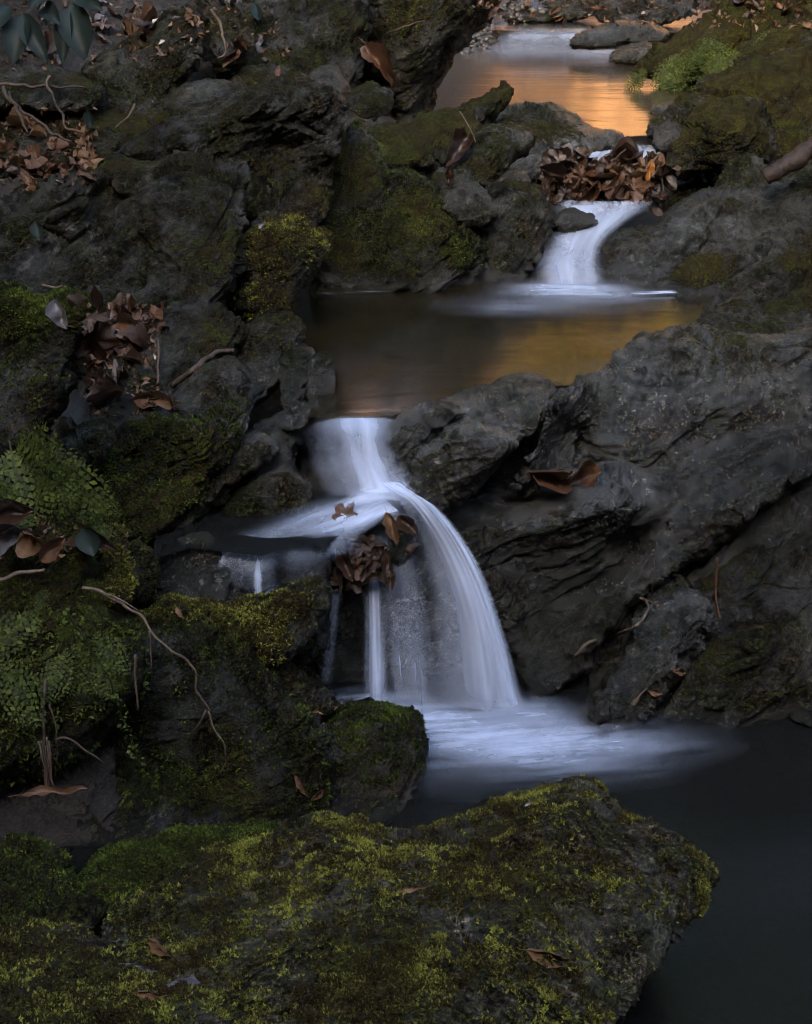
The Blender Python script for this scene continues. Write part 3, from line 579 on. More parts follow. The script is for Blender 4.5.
R('boulder', 'flat-topped mossy block jutting into the dark pool at the left', [(290,830),(296,740),(304,716),(330,706),(370,702),(408,704),(422,714),(430,742),(426,768),(414,800),(398,835),(340,850)], 2.66, 2.42, B=.05, w=16, pts=[(380,728,-.06),(330,732,-.05),(300,720,-.02)], moss=.12, hue=.45, pale=.5, tufts=5000)
R('rock', 'long low rock with a bright green back behind the foreground boulder', [(78,900),(90,862),(110,846),(160,834),(220,826),(270,823),(300,832),(290,870),(240,905),(150,930),(95,925)], 2.3, 2.05, B=.07, w=16, moss=.38, hue=.35, tufts=12000, mossdir=.35)
R('rock', 'dark mossy lump at the left edge behind the foreground boulder', [(-60,860),(0,846),(32,842),(55,850),(72,875),(92,895),(108,925),(60,960),(-60,960)], 2.2, 1.95, B=.06, moss=.28, hue=.3, tufts=3000)
R('stone', 'flat dark stone lying in the gap behind the foreground boulder', [(48,930),(60,905),(85,892),(105,898),(112,915),(95,935)], 2.0, 1.92, B=.03, moss=-.1, pale=.5)
# foreground
R('boulder', 'large foreground boulder carpeted in yellow-green moss with a pointed right end', [(95,940,1.76),(120,905,1.84),(160,880,1.90),(215,852,1.98),(262,832,2.02),(300,818,2.05),(332,813,2.07),(368,822,2.04),(400,833,2.0),(432,829,2.02),(470,812,2.06),(520,795,2.1),(560,783,2.13),(590,779,2.14),(608,790,2.10),(620,812,2.04),(655,826,1.99),(688,842,1.94),(710,862,1.89),(718,878,1.86),(704,900,1.80),(680,922,1.74),(662,950,1.68),(645,985,1.60),(622,1020,1.52),(600,1090,1.40),(300,1100,1.30),(20,1100,1.32),(20,1000,1.5)], 2.05, 1.35, B=.035, w=22,
  pts=[(330,850,-.02),(560,810,-.03),(400,900,-.05),(550,900,-.05),(250,950,-.02),(450,1000,-.07),(640,900,-.02),(430,850,.01)], moss=.13, hue=.62, pale=1.0, tone=1.5, tufts=60000, lay=.30, amp=.7, T=.45, step=5.)
R('boulder', 'low brown-mossed mound in the bottom left corner of the foreground', [(-70,940,1.66),(0,925,1.72),(35,922,1.74),(75,926,1.73),(110,942,1.70),(140,965,1.62),(180,985,1.55),(230,1000,1.5),(240,1100,1.28),(-70,1100,1.28)], 1.75, 1.3, B=.05, w=22, moss=.22, hue=.6, pale=.6, tone=1.3, tufts=17000, lay=.5, amp=.8, T=.35)
bank = R('earth_bank', None, [(-70,420),(20,428),(52,462),(80,515),(100,560),(104,600),(140,625),(150,690),(110,730),(60,770),(-70,800)], 2.72, 2.36, B=.10, w=40, pts=[(40,560,-.04),(60,650,-.06)], moss=.5, hue=.25, lay=.2, T=.5)
tag(bank, kind='structure'); del bank['category']
bank2 = R('earth_bank', None, [(-80,660),(60,700),(110,700),(120,860),(60,880),(-80,880)], 2.6, 2.3, B=.03, moss=-.2, lay=.2, T=.5)
bank2.data.materials[0] = M_SOIL; tag(bank2, kind='structure'); del bank2['category']
# ------------------------------------------------------------------ terrain
def terr(x, y):
    fy = [-30, 2.0, 2.95, 3.05, 4.35, 4.6, 5.2, 5.7, 8.8, 9.6, 11, 12.5, 16, 24, 50]
    fz = [-.35, -.35, -.35, .28, .42, .52, .62, .74, .74, .90, 1.0, 1.35, 2.7, 6.2, 17]
    fl = np.interp(y, fy, fz)
    xl = np.interp(y, [-9, 2.2, 3.0, 3.4, 4.3, 5.0, 6.0, 7, 9.5, 11, 14, 50], [-.9, -.6, -.6, -.5, -.45, .15, .05, .1, .45, .6, 1.0, 4])
    xr = np.interp(y, [-9, 2.4, 2.8, 3.1, 3.7, 4.3, 5, 6, 7, 8.5, 10, 14, 50], [3, 2.2, 1.3, .9, 1.15, 1.3, 1.6, 1.8, 2.0, 2.0, 2.2, 2.8, 8])
    dl = np.maximum(xl-x, 0); dr = np.maximum(x-xr, 0)
    z = fl + .20*(1-np.exp(-dl/.25)) + .30*dl + .16*(1-np.exp(-dr/.3)) + .30*dr
    z += .30*np.clip(y-5.4, 0, 5)*(1-np.exp(-dl/.8)) + .22*np.clip(y-6.5, 0, 5)*(1-np.exp(-dr/1.2))
    wl = 1-sstep(y, 9.5, 13)
    z += (2.6*np.clip(dl-1.3, 0, 3)+.4*np.clip(dl-1.4, 0, 9))*wl + (1.5*np.clip(dr-1.3, 0, 3)+.4*np.clip(dr-1.3, 0, 9))*wl  # side slopes raised beyond the frame to shut out low sky light
    back = 9.9*sstep(-y, 1.8, 7.5)  # unseen ridge behind the camera, added to keep sun off the gorge
    z = np.where(y < -1.8, np.maximum(back, np.minimum(z, 9.9)), z)
    return z
def axis(lo, hi, c0, c1, fine, coarse):
    a = [c0]
    while a[-1] < c1: a.append(a[-1]+fine)
    s = fine
    while a[-1] < hi: s = min(s*1.18, coarse); a.append(a[-1]+s)
    b = []; s = fine; v = c0
    while v > lo: s = min(s*1.18, coarse); v -= s; b.append(v)
    return np.array(b[::-1]+a)
gx = axis(-60, 60, -2.2, 3.0, .045, 2.5); gy = axis(-50, 75, 1.6, 11.5, .045, 2.5)
X, Y = np.meshgrid(gx, gy); Z = terr(X, Y)
Pn = np.stack([X.ravel(), Y.ravel(), Z.ravel()], 1)
Z = Z + (fbm(Pn*1.1, 4)*.10 + fbm(Pn*7, 3)*.022).reshape(Z.shape)*np.where(Z > -.2, 1, .4)
V = np.stack([X.ravel(), Y.ravel(), Z.ravel()], 1)
ni, nj = X.shape; I = np.arange(ni*nj).reshape(ni, nj)
F = np.stack([I[:-1, :-1].ravel(), I[:-1, 1:].ravel(), I[1:, 1:].ravel(), I[1:, :-1].ravel()], 1)
inch = (V[:, 0] > np.interp(V[:, 1], [0, 5, 10], [-.4, .2, .5])) & (V[:, 0] < np.interp(V[:, 1], [0, 3, 10], [2, 1.2, 1.9]))
lit = np.where(inch & (V[:, 1] < 11), -.4, .10) + sstep(V[:, 1], 10, 14)*.7
lit = np.where(V[:, 1] < -1, .4, lit)
ground = mesh_np('ground', V, F, M_SOIL, attrs={'litter': lit}); tag(ground, kind='structure')
bvh_add(V, np.vstack([F[:, :3], F[:, [0, 2, 3]]]))
BVH = BVHTree.FromPolygons(np.vstack(BV).tolist(), np.vstack(BF).tolist(), all_triangles=True)
ORG = Vector((0, 0, CAMZ))
def hit(px, py, off=0):
    d = Vector(rays(px, py)).normalized(); loc, n, i, dist = BVH.ray_cast(ORG, d)
    if loc is None: return Vector(at(px, py, 9.)), Vector((0, 0, 1)), 9.
    if n.dot(d) > 0: n = -n
    return loc - d*off, n, loc.y

# ------------------------------------------------------------------ pools
def water_sheet(name, poly, z, mat, px=True):
    P = [tuple(atz(p[0], p[1], z))[:2] for p in poly] if px else poly
    me = bpy.data.meshes.new(name); me.from_pydata([(p[0], p[1], z) for p in P], [], [list(range(len(P)))])
    me.materials.append(mat); o = bpy.data.objects.new(name, me); COL.objects.link(o); tag(o, kind='structure'); return o
water_sheet('lower_pool_water', [(-1.6, -3), (4, -3), (4, 3.4), (-1.0, 3.3)], 0.0, M_POOL_LOW, False)
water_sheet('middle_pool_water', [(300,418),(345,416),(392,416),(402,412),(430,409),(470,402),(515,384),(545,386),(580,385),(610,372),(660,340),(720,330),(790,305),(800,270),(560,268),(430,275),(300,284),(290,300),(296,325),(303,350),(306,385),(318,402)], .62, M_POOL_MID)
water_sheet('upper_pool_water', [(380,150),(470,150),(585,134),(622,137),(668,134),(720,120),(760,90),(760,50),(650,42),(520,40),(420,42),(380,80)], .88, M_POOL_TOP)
water_sheet('ledge_water', [(150,560),(190,548),(228,552),(262,556),(290,548),(325,548),(345,530),(420,520),(420,492),(300,490),(240,495),(160,520)], .435, M_POOL_LOW)

# ------------------------------------------------------------------ lofted flowing water
def crom(P, n):
    P = np.asarray(P, float); k = len(P)
    Q = np.vstack([2*P[0]-P[1], P, 2*P[-1]-P[-2]]); t = np.linspace(0, k-1, n); i = np.minimum(t.astype(int), k-2); f = (t-i)[:, None]
    a, b, c, d = Q[i], Q[i+1], Q[i+2], Q[i+3]
    return .5*((2*b)+(-a+c)*f+(2*a-5*b+4*c-d)*f**2+(-a+3*b-3*c+d)*f**3)
def loft(name, lines, nu, nv, mat, uprof, vprof, parent=None, rough=0., seed=0):
    L = [crom([tuple(at(p[0], p[1], p[2])) for p in l], nv) for l in lines]
    A = np.stack(L, 1)                                     # nv, k, 3
    G = np.stack([crom(A[i], nu) for i in range(nv)], 0)   # nv, nu, 3
    V = G.reshape(-1, 3)
    u = np.tile(np.linspace(0, 1, nu), nv); v = np.repeat(np.linspace(0, 1, nv), nu)
    if rough: V = V + (perlin(np.stack([u*14+seed, v*2.2, u*0+seed], 1))*rough)[:, None]*np.array([.2, -1, .25])
    u2 = np.clip(u + .05*perlin(np.stack([u*3, v*5+seed, u*0+seed], 1))+.03*perlin(np.stack([u*9, v*2+seed, u*0+seed+5], 1)), 0, 1)*((u > 0) & (u < 1)) + (u >= 1)
    up = np.interp(u2, *zip(*uprof)); vp = np.interp(v, *zip(*vprof))
    up = up*up*(3-2*up) if max(p[1] for p in uprof) <= 1 else up
    I = np.arange(nv*nu).reshape(nv, nu)
    F = np.stack([I[:-1, :-1].ravel(), I[:-1, 1:].ravel(), I[1:, 1:].ravel(), I[1:, :-1].ravel()], 1)
    o = mesh_np(name, V, F, mat, parent, True, {'dens': up*vp}, np.stack([u+seed, v+seed*.3], 1)); return o
E = lambda e=.25: [(0, 0), (e, 1), (1-e, 1), (1, 0)]
wf = bpy.data.objects.new('waterfall', None); COL.objects.link(wf); wf.location = (0, 0, 0)
tag(wf, 'silky white waterfall dropping from the amber pool into the dark pool', 'waterfall')
upper = [[(306,418,3.15),(304,436,3.08),(308,464,3.03),(322,496,2.98)],[(330,413,3.16),(330,430,3.06),(335,460,3.01),(350,494,2.97)],
         [(356,412,3.17),(358,428,3.05),(362,458,3.0),(374,492,2.95)],[(380,413,3.16),(379,430,3.05),(384,460,2.99),(402,492,2.94)],[(400,418,3.13),(396,436,3.04),(402,462,2.98),(430,496,2.93)]]
loft('upper_fall', upper, 50, 40, M_FALL, [(0, 0), (.12, .35), (.32, .45), (.52, .95), (.64, .8), (.85, .3), (1, 0)], [(0, .6), (.06, 1.1), (.2, .95), (.45, .75), (.8, .85), (1, 1)], wf, .006, 1)
loft('upper_fall', [[(p[0]+3, p[1]+1, p[2]-.012) for p in l] for l in upper], 50, 40, M_VEIL, [(0, 0), (.25, .5), (.55, .8), (.85, .5), (1, 0)], [(0, .3), (.1, .7), (.4, .35), (.8, .6), (1, .8)], wf, .004, 2)
fan = [[(368,490,2.96),(392,506,2.92),(412,548,2.93),(424,610,2.90),(432,712,2.86)],[(380,484,2.95),(410,504,2.90),(440,552,2.90),(462,620,2.87),(472,716,2.84)],
       [(394,482,2.95),(430,508,2.895),(464,560,2.885),(490,630,2.855),(508,722,2.825)],[(406,484,2.97),(444,512,2.92),(480,564,2.89),(508,636,2.88),(532,722,2.84)]]
loft('main_fall', fan, 70, 90, M_FALL, [(0, 0), (.12, .35), (.40, .60), (.64, .95), (.78, .8), (.90, .30), (1, 0)], [(0, 1), (.12, 1), (.3, .95), (.75, 1), (.93, .9), (1, .5)], wf, .005, 3)
loft('main_fall', [[(p[0]-1, p[1], p[2]+.02) for p in l] for l in fan], 70, 90, M_FALL, [(0, 0), (.25, .25), (.6, .8), (.85, .8), (1, 0)], [(0, .5), (.3, .9), (1, .9)], wf, .005, 4)
veil = [[(350,500,2.98),(362,530,2.95),(374,590,2.93),(385,700,2.89)],[(372,496,2.98),(388,520,2.94),(400,580,2.915),(412,704,2.88)],[(390,494,2.98),(412,520,2.93),(430,590,2.90),(448,708,2.87)]]
loft('thin_veil', veil, 50, 60, M_VEIL, E(.45), [(0, .9), (.2, .65), (.6, .7), (.9, .85), (1, .8)], wf, .006, 5)
thin = [[(356,520,2.95),(360,560,2.925),(362,620,2.91),(362,704,2.88)],[(366,520,2.95),(372,560,2.92),(374,620,2.90),(376,706,2.87)],[(374,520,2.95),(384,560,2.925),(388,620,2.91),(392,704,2.88)]]
loft('thin_fall', thin, 26, 60, M_FALL, E(.48), [(0, .0), (.2, .6), (.4, 1), (.9, 1.1), (1, .7)], wf, .006, 6)
loft('side_trickle', [[(328,525,2.93),(331,560,2.91),(326,620,2.89),(316,690,2.86)],[(340,522,2.93),(345,560,2.91),(340,620,2.89),(332,692,2.86)]], 20, 50, M_VEIL, E(.45), [(0, .5), (.3, .75), (.7, .55), (1, .2)], wf, .004, 7)
led = [[(342,488,3.0),(318,497,3.0),(285,508,2.96),(240,528,2.88),(205,548,2.81),(196,575,2.78)],[(380,497,2.97),(340,510,2.93),(300,524,2.88),(262,543,2.82),(228,556,2.785),(218,585,2.765)],
       [(400,512,2.93),(362,524,2.9),(334,536,2.86),(318,549,2.82),(276,560,2.78),(262,592,2.755)]]
loft('ledge_sheet', led, 50, 70, M_VEIL, [(0, 0), (.3, .5), (.7, 1), (.9, .9), (1, .2)], [(0, 1), (.25, .95), (.5, .6), (.72, .75), (.82, .8), (1, 0)], wf, .003, 8)
loft('ledge_sheet', [[(p[0]+14*k, p[1]+2, p[2]-.006) for k, p in enumerate(l)] for l in led], 50, 70, M_VEIL, [(0, 0), (.4, .4), (.8, 1), (1, .2)], [(0, .9), (.25, .9), (.45, .5), (.75, .3), (1, 0)], wf, .003, 9)
loft('spill', [[(236,556,2.785),(237,572,2.765),(237,602,2.75)],[(258,556,2.775),(259,570,2.75),(260,604,2.735)],[(280,558,2.78),(281,574,2.765),(282,600,2.75)]], 20, 24, M_VEIL, E(.3), [(0, .5), (.4, .25), (1, .15)], wf, .0, 10)
loft('spill', [[(252,556,2.77),(252,580,2.745),(253,604,2.735)],[(263,556,2.77),(264,580,2.745),(265,604,2.735)]], 10, 24, M_FALL, E(.45), [(0, .5), (.4, .8), (1, .5)], wf, .0, 11)
# mist where the drop lands on the ledge
loft('landing_foam', [[(336,502,2.955),(355,488,2.95),(385,480,2.96),(410,488,2.96),(424,505,2.95)],[(330,515,2.92),(355,510,2.91),(385,508,2.91),(405,512,2.92),(430,520,2.93)]], 20, 40, M_VEIL, E(.45), [(0, 0), (.3, .9), (.6, .9), (1, 0)], wf, .0, 12)

cs = bpy.data.objects.new('cascade', None); COL.objects.link(cs)
tag(cs, 'smaller silky cascade running down from the orange pool past the leaf jam', 'waterfall')
c1 = [[(590,133,5.95),(584,142,5.75),(572,152,5.45),(556,168,5.25),(548,190,5.05)],[(620,136,5.93),(612,146,5.7),(598,158,5.42),(590,176,5.2),(590,196,5.0)],[(650,136,5.93),(645,148,5.7),(636,160,5.4),(634,178,5.18),(634,196,5.0)],[(668,136,5.92),(666,150,5.7),(664,164,5.4),(666,182,5.15),(664,198,4.98)]]
loft('upper_run', c1, 50, 50, M_FALL, [(0, 0), (.2, .8), (.5, .8), (.8, .7), (1, .2)], [(0, .1), (.2, .5), (.35, .95), (.6, .8), (1, .8)], cs, .005, 13)
c2 = [[(552,200,4.94),(552,208,4.90),(556,222,4.80),(545,242,4.62),(534,266,4.46),(530,282,4.37)],[(585,202,4.92),(582,210,4.87),(580,222,4.78),(568,244,4.6),(560,262,4.46),(562,284,4.36)],
      [(626,202,4.92),(618,210,4.87),(606,222,4.75),(590,244,4.58),(584,264,4.45),(588,284,4.36)],[(664,200,4.92),(655,208,4.86),(634,220,4.74),(610,240,4.58),(602,258,4.47),(606,280,4.37)]]
loft('lower_run', c2, 60, 70, M_FALL, [(0, 0), (.2, .7), (.42, .9), (.55, .35), (.75, .65), (1, 0)], [(0, .25), (.12, .55), (.35, .75), (.5, .55), (.65, .38), (.85, .6), (1, .6)], cs, .004, 14)
loft('lower_run', [[(p[0]+1, p[1]-1, p[2]-.02) for p in l] for l in c2], 60, 70, M_VEIL, E(.3), [(0, .5), (.5, .8), (1, .6)], cs, .004, 15)
rf = bpy.data.objects.new('riffle', None); COL.objects.link(rf)
tag(rf, 'shallow silky riffle where the creek enters the orange pool at the top', 'riffle')
r1 = [[(505,28,9.25),(492,38,9.05),(475,50,8.75),(458,64,8.35)],[(545,28,9.25),(540,38,9.05),(530,50,8.75),(520,68,8.25)],[(590,28,9.25),(585,38,9.05),(585,50,8.75),(590,68,8.25)],[(645,30,9.22),(645,40,9.0),(650,52,8.7),(660,66,8.3)]]
loft('riffle_water', r1, 50, 40, M_VEIL, E(.2), [(0, .2), (.25, .8), (.45, .5), (.7, .55), (1, 0)], rf, .01, 16)
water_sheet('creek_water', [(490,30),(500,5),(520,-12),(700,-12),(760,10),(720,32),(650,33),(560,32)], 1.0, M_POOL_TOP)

# foam on pools: stacked thin sheets with soft edges
def foam(parent, name, z0, blobs, res, mat, zs, uvrot=0., fr=(1, 1)):
    C = np.array([atz(b[0], b[1], z0)[:2] for b in blobs])
    lo = C.min(0)-.45; hi = C.max(0)+.45
    xs = np.arange(lo[0], hi[0], res); ys = np.arange(lo[1], hi[1], res); X, Y = np.meshgrid(xs, ys)
    D = np.zeros_like(X)
    for (c, b) in zip(C, blobs):
        dx = X-c[0]; dy = Y-c[1]; a = b[5] if len(b) > 5 else 0
        ca, sa = math.cos(a), math.sin(a); rx = dx*ca+dy*sa; ry = -dx*sa+dy*ca
        D = np.maximum(D, 0) + b[4]*np.exp(-(rx/b[2])**2-(ry/b[3])**2)
    D = np.clip(D, 0, 1); ni, nj = X.shape; I = np.arange(ni*nj).reshape(ni, nj)
    F = np.stack([I[:-1, :-1].ravel(), I[:-1, 1:].ravel(), I[1:, 1:].ravel(), I[1:, :-1].ravel()], 1)
    F = F[D.ravel()[F].max(1) > .015]
    ang = uvrot; U = np.stack([(X*math.cos(ang)+Y*math.sin(ang)).ravel()*fr[0], (-X*math.sin(ang)+Y*math.cos(ang)).ravel()*fr[1]], 1)
    for k, (dz, s) in enumerate(zs):
        V = np.stack([X.ravel(), Y.ravel(), np.full(X.size, z0+dz)], 1)
        V[:, 2] += perlin(V*5+k*9)*dz*.3
        used = np.unique(F); rm = np.full(len(V), -1); rm[used] = np.arange(len(used))
        mesh_np(name, V[used], rm[F], mat, parent, True, {'dens': D.ravel()[used]*s}, U[used]+k*.37)
foam(wf, 'pool_foam', 0.0, [(490,738,.17,.08,.75),(440,722,.14,.07,.45),(555,748,.17,.07,.62,.1),(615,748,.14,.05,.22,.05),(665,750,.12,.04,.08),(580,770,.15,.05,.22),(450,760,.2,.10,.16),(400,720,.12,.06,.4),(365,708,.08,.04,.45),(530,716,.07,.03,.5)], .012, M_FOAM, [(.005, .8), (.016, .5), (.03, .35)], .15, (1, 1.2))
foam(cs, 'pool_foam', 0.62, [(575,290,.11,.07,.85),(540,292,.10,.07,.55),(605,296,.10,.07,.4),(560,305,.2,.10,.25),(500,310,.12,.06,.18)], .012, M_FOAM, [(.005, .8), (.014, .5)], 0, (1, .8))
foam(cs, 'pool_foam', 0.62, [(665,295,.05,.010,1.0,.15),(690,293,.05,.010,1.,.15),(640,296,.04,.008,.8)], .006, M_FOAM, [(.008, 1.), (.012, .8)], 0)
foam(cs, 'pool_foam', 0.62, [(325,296,.03,.006,.4),(370,294,.04,.005,.35),(425,290,.04,.005,.4),(345,295,.03,.004,.3)], .006, M_FOAM, [(.008, 1.)], 0)

# ------------------------------------------------------------------ leaves
def oval_leaf(L=1, W=.42, cup=.25, bend=.3, twist=.2, seed=0, n=11, m=6, cr=1.):
    s = np.linspace(0, 1, n); t = np.linspace(-1, 1, m+1)
    w = np.sin(np.pi*np.clip(s, .01, .99)**.85)**.75*W/2
    Sg, Tg = np.meshgrid(s, t, indexing='ij'); Wg = w[:, None]*np.ones_like(Tg)
    x = Tg*Wg; y = Sg-.5; z = cup*np.abs(Tg)**1.6*Wg*2 + bend*(Sg-.5)**2*1.6
    a = twist*(Sg-.5)*3; xx = x*np.cos(a)-z*np.sin(a); zz = x*np.sin(a)+z*np.cos(a)
    P = np.stack([xx.ravel(), y.ravel(), zz.ravel()], 1); P[:, 2] += (perlin(P*4+seed)*.13+perlin(P*11+seed)*.04)*cr; P[:, 0] += perlin(P*6+seed+5)*.06*cr
    I = np.arange(n*(m+1)).reshape(n, m+1)
    F = np.stack([I[:-1, :-1].ravel(), I[:-1, 1:].ravel(), I[1:, 1:].ravel(), I[1:, :-1].ravel()], 1)
    return P, F
def lobed_leaf(seed=0, crump=.16):
    nseg = 40; th = np.linspace(0, 2*np.pi, nseg, endpoint=False)
    lob = .60+.26*np.abs(np.cos(2.5*(th-np.pi/2)))**1.4*(1+.25*np.cos(th-np.pi/2)) + .04*np.cos(15*th+seed)
    lob *= 1+.10*np.sin(7*th+seed*2); lob *= np.where(np.abs(((th-3*np.pi/2)+np.pi) % (2*np.pi)-np.pi) < .2, .5, 1)
    P = [[0, 0, 0]]; rings = [.33, .66, 1.]
    for r in rings:
        for a, l in zip(th, lob): P.append([math.cos(a)*l*r*.62, math.sin(a)*l*r*.62, 0])
    P = np.array(P); P[:, 2] += fbm(P*3.2+seed, 3)*crump*1.6 + (P[:, 0]**2)*.9 + P[:, 1]**2*.3*math.sin(seed)
    F = []
    for i in range(nseg):
        j = (i+1) % nseg; F.append([0, 1+i, 1+j, 1+j])
        for r in range(2): F.append([1+r*nseg+i, 1+(r+1)*nseg+i, 1+(r+1)*nseg+j, 1+r*nseg+j])
    return P, F
def me_from(name, P, F, mat):
    me = bpy.data.meshes.new(name)
    me.from_pydata([tuple(p) for p in P], [], [tuple(dict.fromkeys(int(i) for i in f)) for f in F]); me.materials.append(mat)
    me.polygons.foreach_set('use_smooth', [True]*len(me.polygons)); return me
def with_stem(P, F):
    P = [list(p) for p in P]; F = [list(f) for f in F]; b = len(P); y0 = min(p[1] for p in P)+.03
    c = min(P, key=lambda p: p[1]); 
    for k in range(5):
        for a in range(3):
            an = a*2.1; P.append([c[0]+.008*math.cos(an)+.02*k*k*.1, c[1]+.02-.05*k, c[2]+.008*math.sin(an)+.008*k])
    for k in range(4):
        for a in range(3): F.append([b+k*3+a, b+k*3+(a+1) % 3, b+k*3+3+(a+1) % 3, b+k*3+3+a])
    return P, F
PROTO = {}
for mn, mt in (('rust', M_LEAF), ('tan', M_LEAFT), ('umber', M_LEAFD), ('silver', M_LEAFP), ('orange', M_LEAFO)):
    PROTO[mn, 'oval'] = [me_from('dead_leaf', *with_stem(*oval_leaf(cup=c, bend=b, twist=t, seed=s, W=w)), mt) for c, b, t, s, w in ((.5, .5, .3, 1, .42), (1.1, .9, -.5, 4, .5), (.2, -.5, .6, 7, .4), (1.5, .3, .2, 9, .55))]
    PROTO[mn, 'lobed'] = [me_from('dead_leaf', *with_stem(*lobed_leaf(s, c)), mt) for s, c in ((1.3, .12), (4.1, .22), (7.7, .3), (2.9, .18))]
def leaf(px, py, L, col='rust', kind='oval', label=None, group=None, yaw=None, variant=None, Y=None, normal=None, off=.006, tilt=.5, name='dead_leaf', cat='leaf'):
    if Y is None: loc, n, _ = hit(px, py)
    else: loc, n = Vector(at(px, py, Y)), Vector((0, -.4, .9))
    if normal is not None: n = Vector(normal)
    n = (n + Vector(RNG.normal(0, tilt, 3))*.5).normalized()
    ms = PROTO[col, kind]; me = ms[variant if variant is not None else RNG.integers(len(ms))]
    o = bpy.data.objects.new(name, me); COL.objects.link(o)
    q = n.to_track_quat('Z', 'Y'); y = RNG.uniform(0, 6.28) if yaw is None else yaw
    o.rotation_mode = 'QUATERNION'; o.rotation_quaternion = q @ Vector((0, 0, 1)).rotation_difference(Vector((0, 0, 1))) @ Matrix.Rotation(y, 3, 'Z').to_quaternion()
    o.scale = (L, L, L*RNG.uniform(.7, 1.1)); o.location = loc + n*off
    tag(o, label, cat, group); return o
def aim_leaf(p0, p1, Y, W, mesh_mat, label, cup=.3, bend=.2, twist=.1, facing=(0, -1, .35), parent=None, seed=0, name='dead_leaf', cat='leaf', group=None, off=.01):
    """a leaf whose midrib runs between two points of the scene"""
    if Y is None:
        a, _, _ = hit(*p0, off); b, _, _ = hit(*p1, off)
    else:
        Ya, Yb = (Y, Y) if isinstance(Y, (int, float)) else Y
        a = Vector(at(*p0, Ya)); b = Vector(at(*p1, Yb))
    d = b-a; L = d.length; P, F = oval_leaf(W=W/L if W < .2 else W, cup=cup, bend=bend, twist=twist, seed=seed, n=15, m=8, cr=.12 if mesh_mat is M_RHODO else 1.)
    y = d.normalized(); f = Vector(facing); x = y.cross(f).normalized(); z = x.cross(y)
    M = Matrix((x, y, z)).transposed().to_4x4(); 
    me = me_from(name, np.array(with_stem(P, F)[0])*L, with_stem(P, F)[1], mesh_mat)
    o = bpy.data.objects.new(name, me); COL.objects.link(o)
    M.translation = (a+b)/2
    if parent: o.parent = parent; o.matrix_basis = Matrix.Translation(-parent.location) @ M
    else: o.matrix_basis = M; tag(o, label, cat, group)
    return o
def litter(reg, n, L, cols, kinds, label, group, off=.012, tilt=.9, Yr=None):
    x0, y0, x1, y1 = reg
    for i in range(n):
        px, py = RNG.uniform(x0, x1), RNG.uniform(y0, y1)
        c = cols[RNG.integers(len(cols))]; k = kinds[RNG.integers(len(kinds))]
        leaf(px, py, RNG.uniform(*L), c, k, label, group, off=RNG.uniform(.002, off), tilt=tilt, Y=None if Yr is None else RNG.uniform(*Yr))
litter((-5,105,45,190), 20, (.05,.085), ['tan','tan','rust','umber'], ['oval','lobed'], 'tan dead leaf in the leaf pocket under the twigs at the left edge', 'leaves in the pocket at the left edge')
litter((40,135,95,176), 28, (.035,.07), ['tan','tan','rust','tan'], ['oval','lobed'], 'tan dead leaf piled above the massive dark boulder at left', 'leaves piled above the massive dark boulder')
litter((95,2,165,45), 16, (.05,.09), ['silver','umber','tan','silver','umber'], ['oval'], 'silvery or brown dead leaf lying behind the hanging evergreen leaves', 'leaves behind the evergreen sprig')
litter((0,0,90,60), 10, (.05,.09), ['umber','tan','rust','umber'], ['oval'], 'dead leaf on the ground under the evergreen sprig at the top left corner', 'leaves under the evergreen sprig')
litter((92,305,158,345), 18, (.06,.10), ['rust','rust','umber'], ['lobed','oval'], 'rusty dead leaf in the leaf heap below the massive dark boulder', 'leaves of the rusty heap')
litter((80,345,140,418), 15, (.05,.09), ['rust','umber','umber'], ['oval','lobed'], 'rusty dead leaf slipping down the recess beside the broad mossy rock face', 'leaves in the recess')
litter((60,-5,240,30), 14, (.05,.09), ['umber','tan','umber','silver'], ['oval','lobed'], 'dead leaf on the dark slope at the top edge left of the mossy rock face', 'leaves on the slope at the top edge')
litter((225,38,282,80), 8, (.05,.08), ['umber','rust','silver'], ['oval'], 'dead leaf caught above the long dark slab at the top', 'leaves above the long dark slab')
litter((470,-5,720,22), 24, (.06,.11), ['umber','rust','tan','umber'], ['oval'], 'brown dead leaf on the far creek bank at the top edge', 'leaves on the far creek bank')
litter((735,-5,812,30), 12, (.05,.09), ['umber','tan','umber'], ['oval'], 'brown dead leaf on the mossy bank in the top right corner', 'leaves on the top right bank')
# the leaf jam
FRAG = []
def frags(reg, n, L, Yf=None):
    for i in range(n):
        px, py = RNG.uniform(reg[0], reg[2]), RNG.uniform(reg[1], reg[3])
        if Yf is None: loc = np.array(hit(px, py, .003)[0])
        else: loc = at(px, py, float(Yf(py)+RNG.uniform(-.02, .05)))
        FRAG.append((loc, RNG.uniform(*L)))
def jam_Y(py): return np.interp(py, [145, 175, 207], [5.10, 5.02, 4.93])
for i in range(74):
    px = RNG.normal(600, 32); px = min(max(px, 549), 662); top = np.interp(px, [548,570,600,640,662], [165,153,160,150,148]); py = RNG.uniform(top, 203)
    o = leaf(px, py, RNG.uniform(.06, .125), ['umber','umber','tan','umber','umber','rust'][RNG.integers(6)], ['oval','lobed'][RNG.integers(2)], 'wet brown leaf packed in the leaf jam across the cascade', 'leaves of the leaf jam', Y=float(jam_Y(py)+RNG.uniform(-.05, .06)), normal=(RNG.normal(0,.6), -1, RNG.normal(.2,.4)), tilt=.8)
frags((0,105,95,185), 260, (.008,.03)); frags((90,0,290,60), 260, (.01,.035)); frags((0,0,95,70), 120, (.01,.03)); frags((88,305,160,418), 240, (.008,.03)); frags((470,-5,812,28), 300, (.02,.05)); frags((552,165,660,204), 420, (.012,.045), jam_Y); frags((0,500,80,560), 80, (.006,.018)); frags((130,970,190,1000), 40, (.003,.008))
fv, ff = [], []
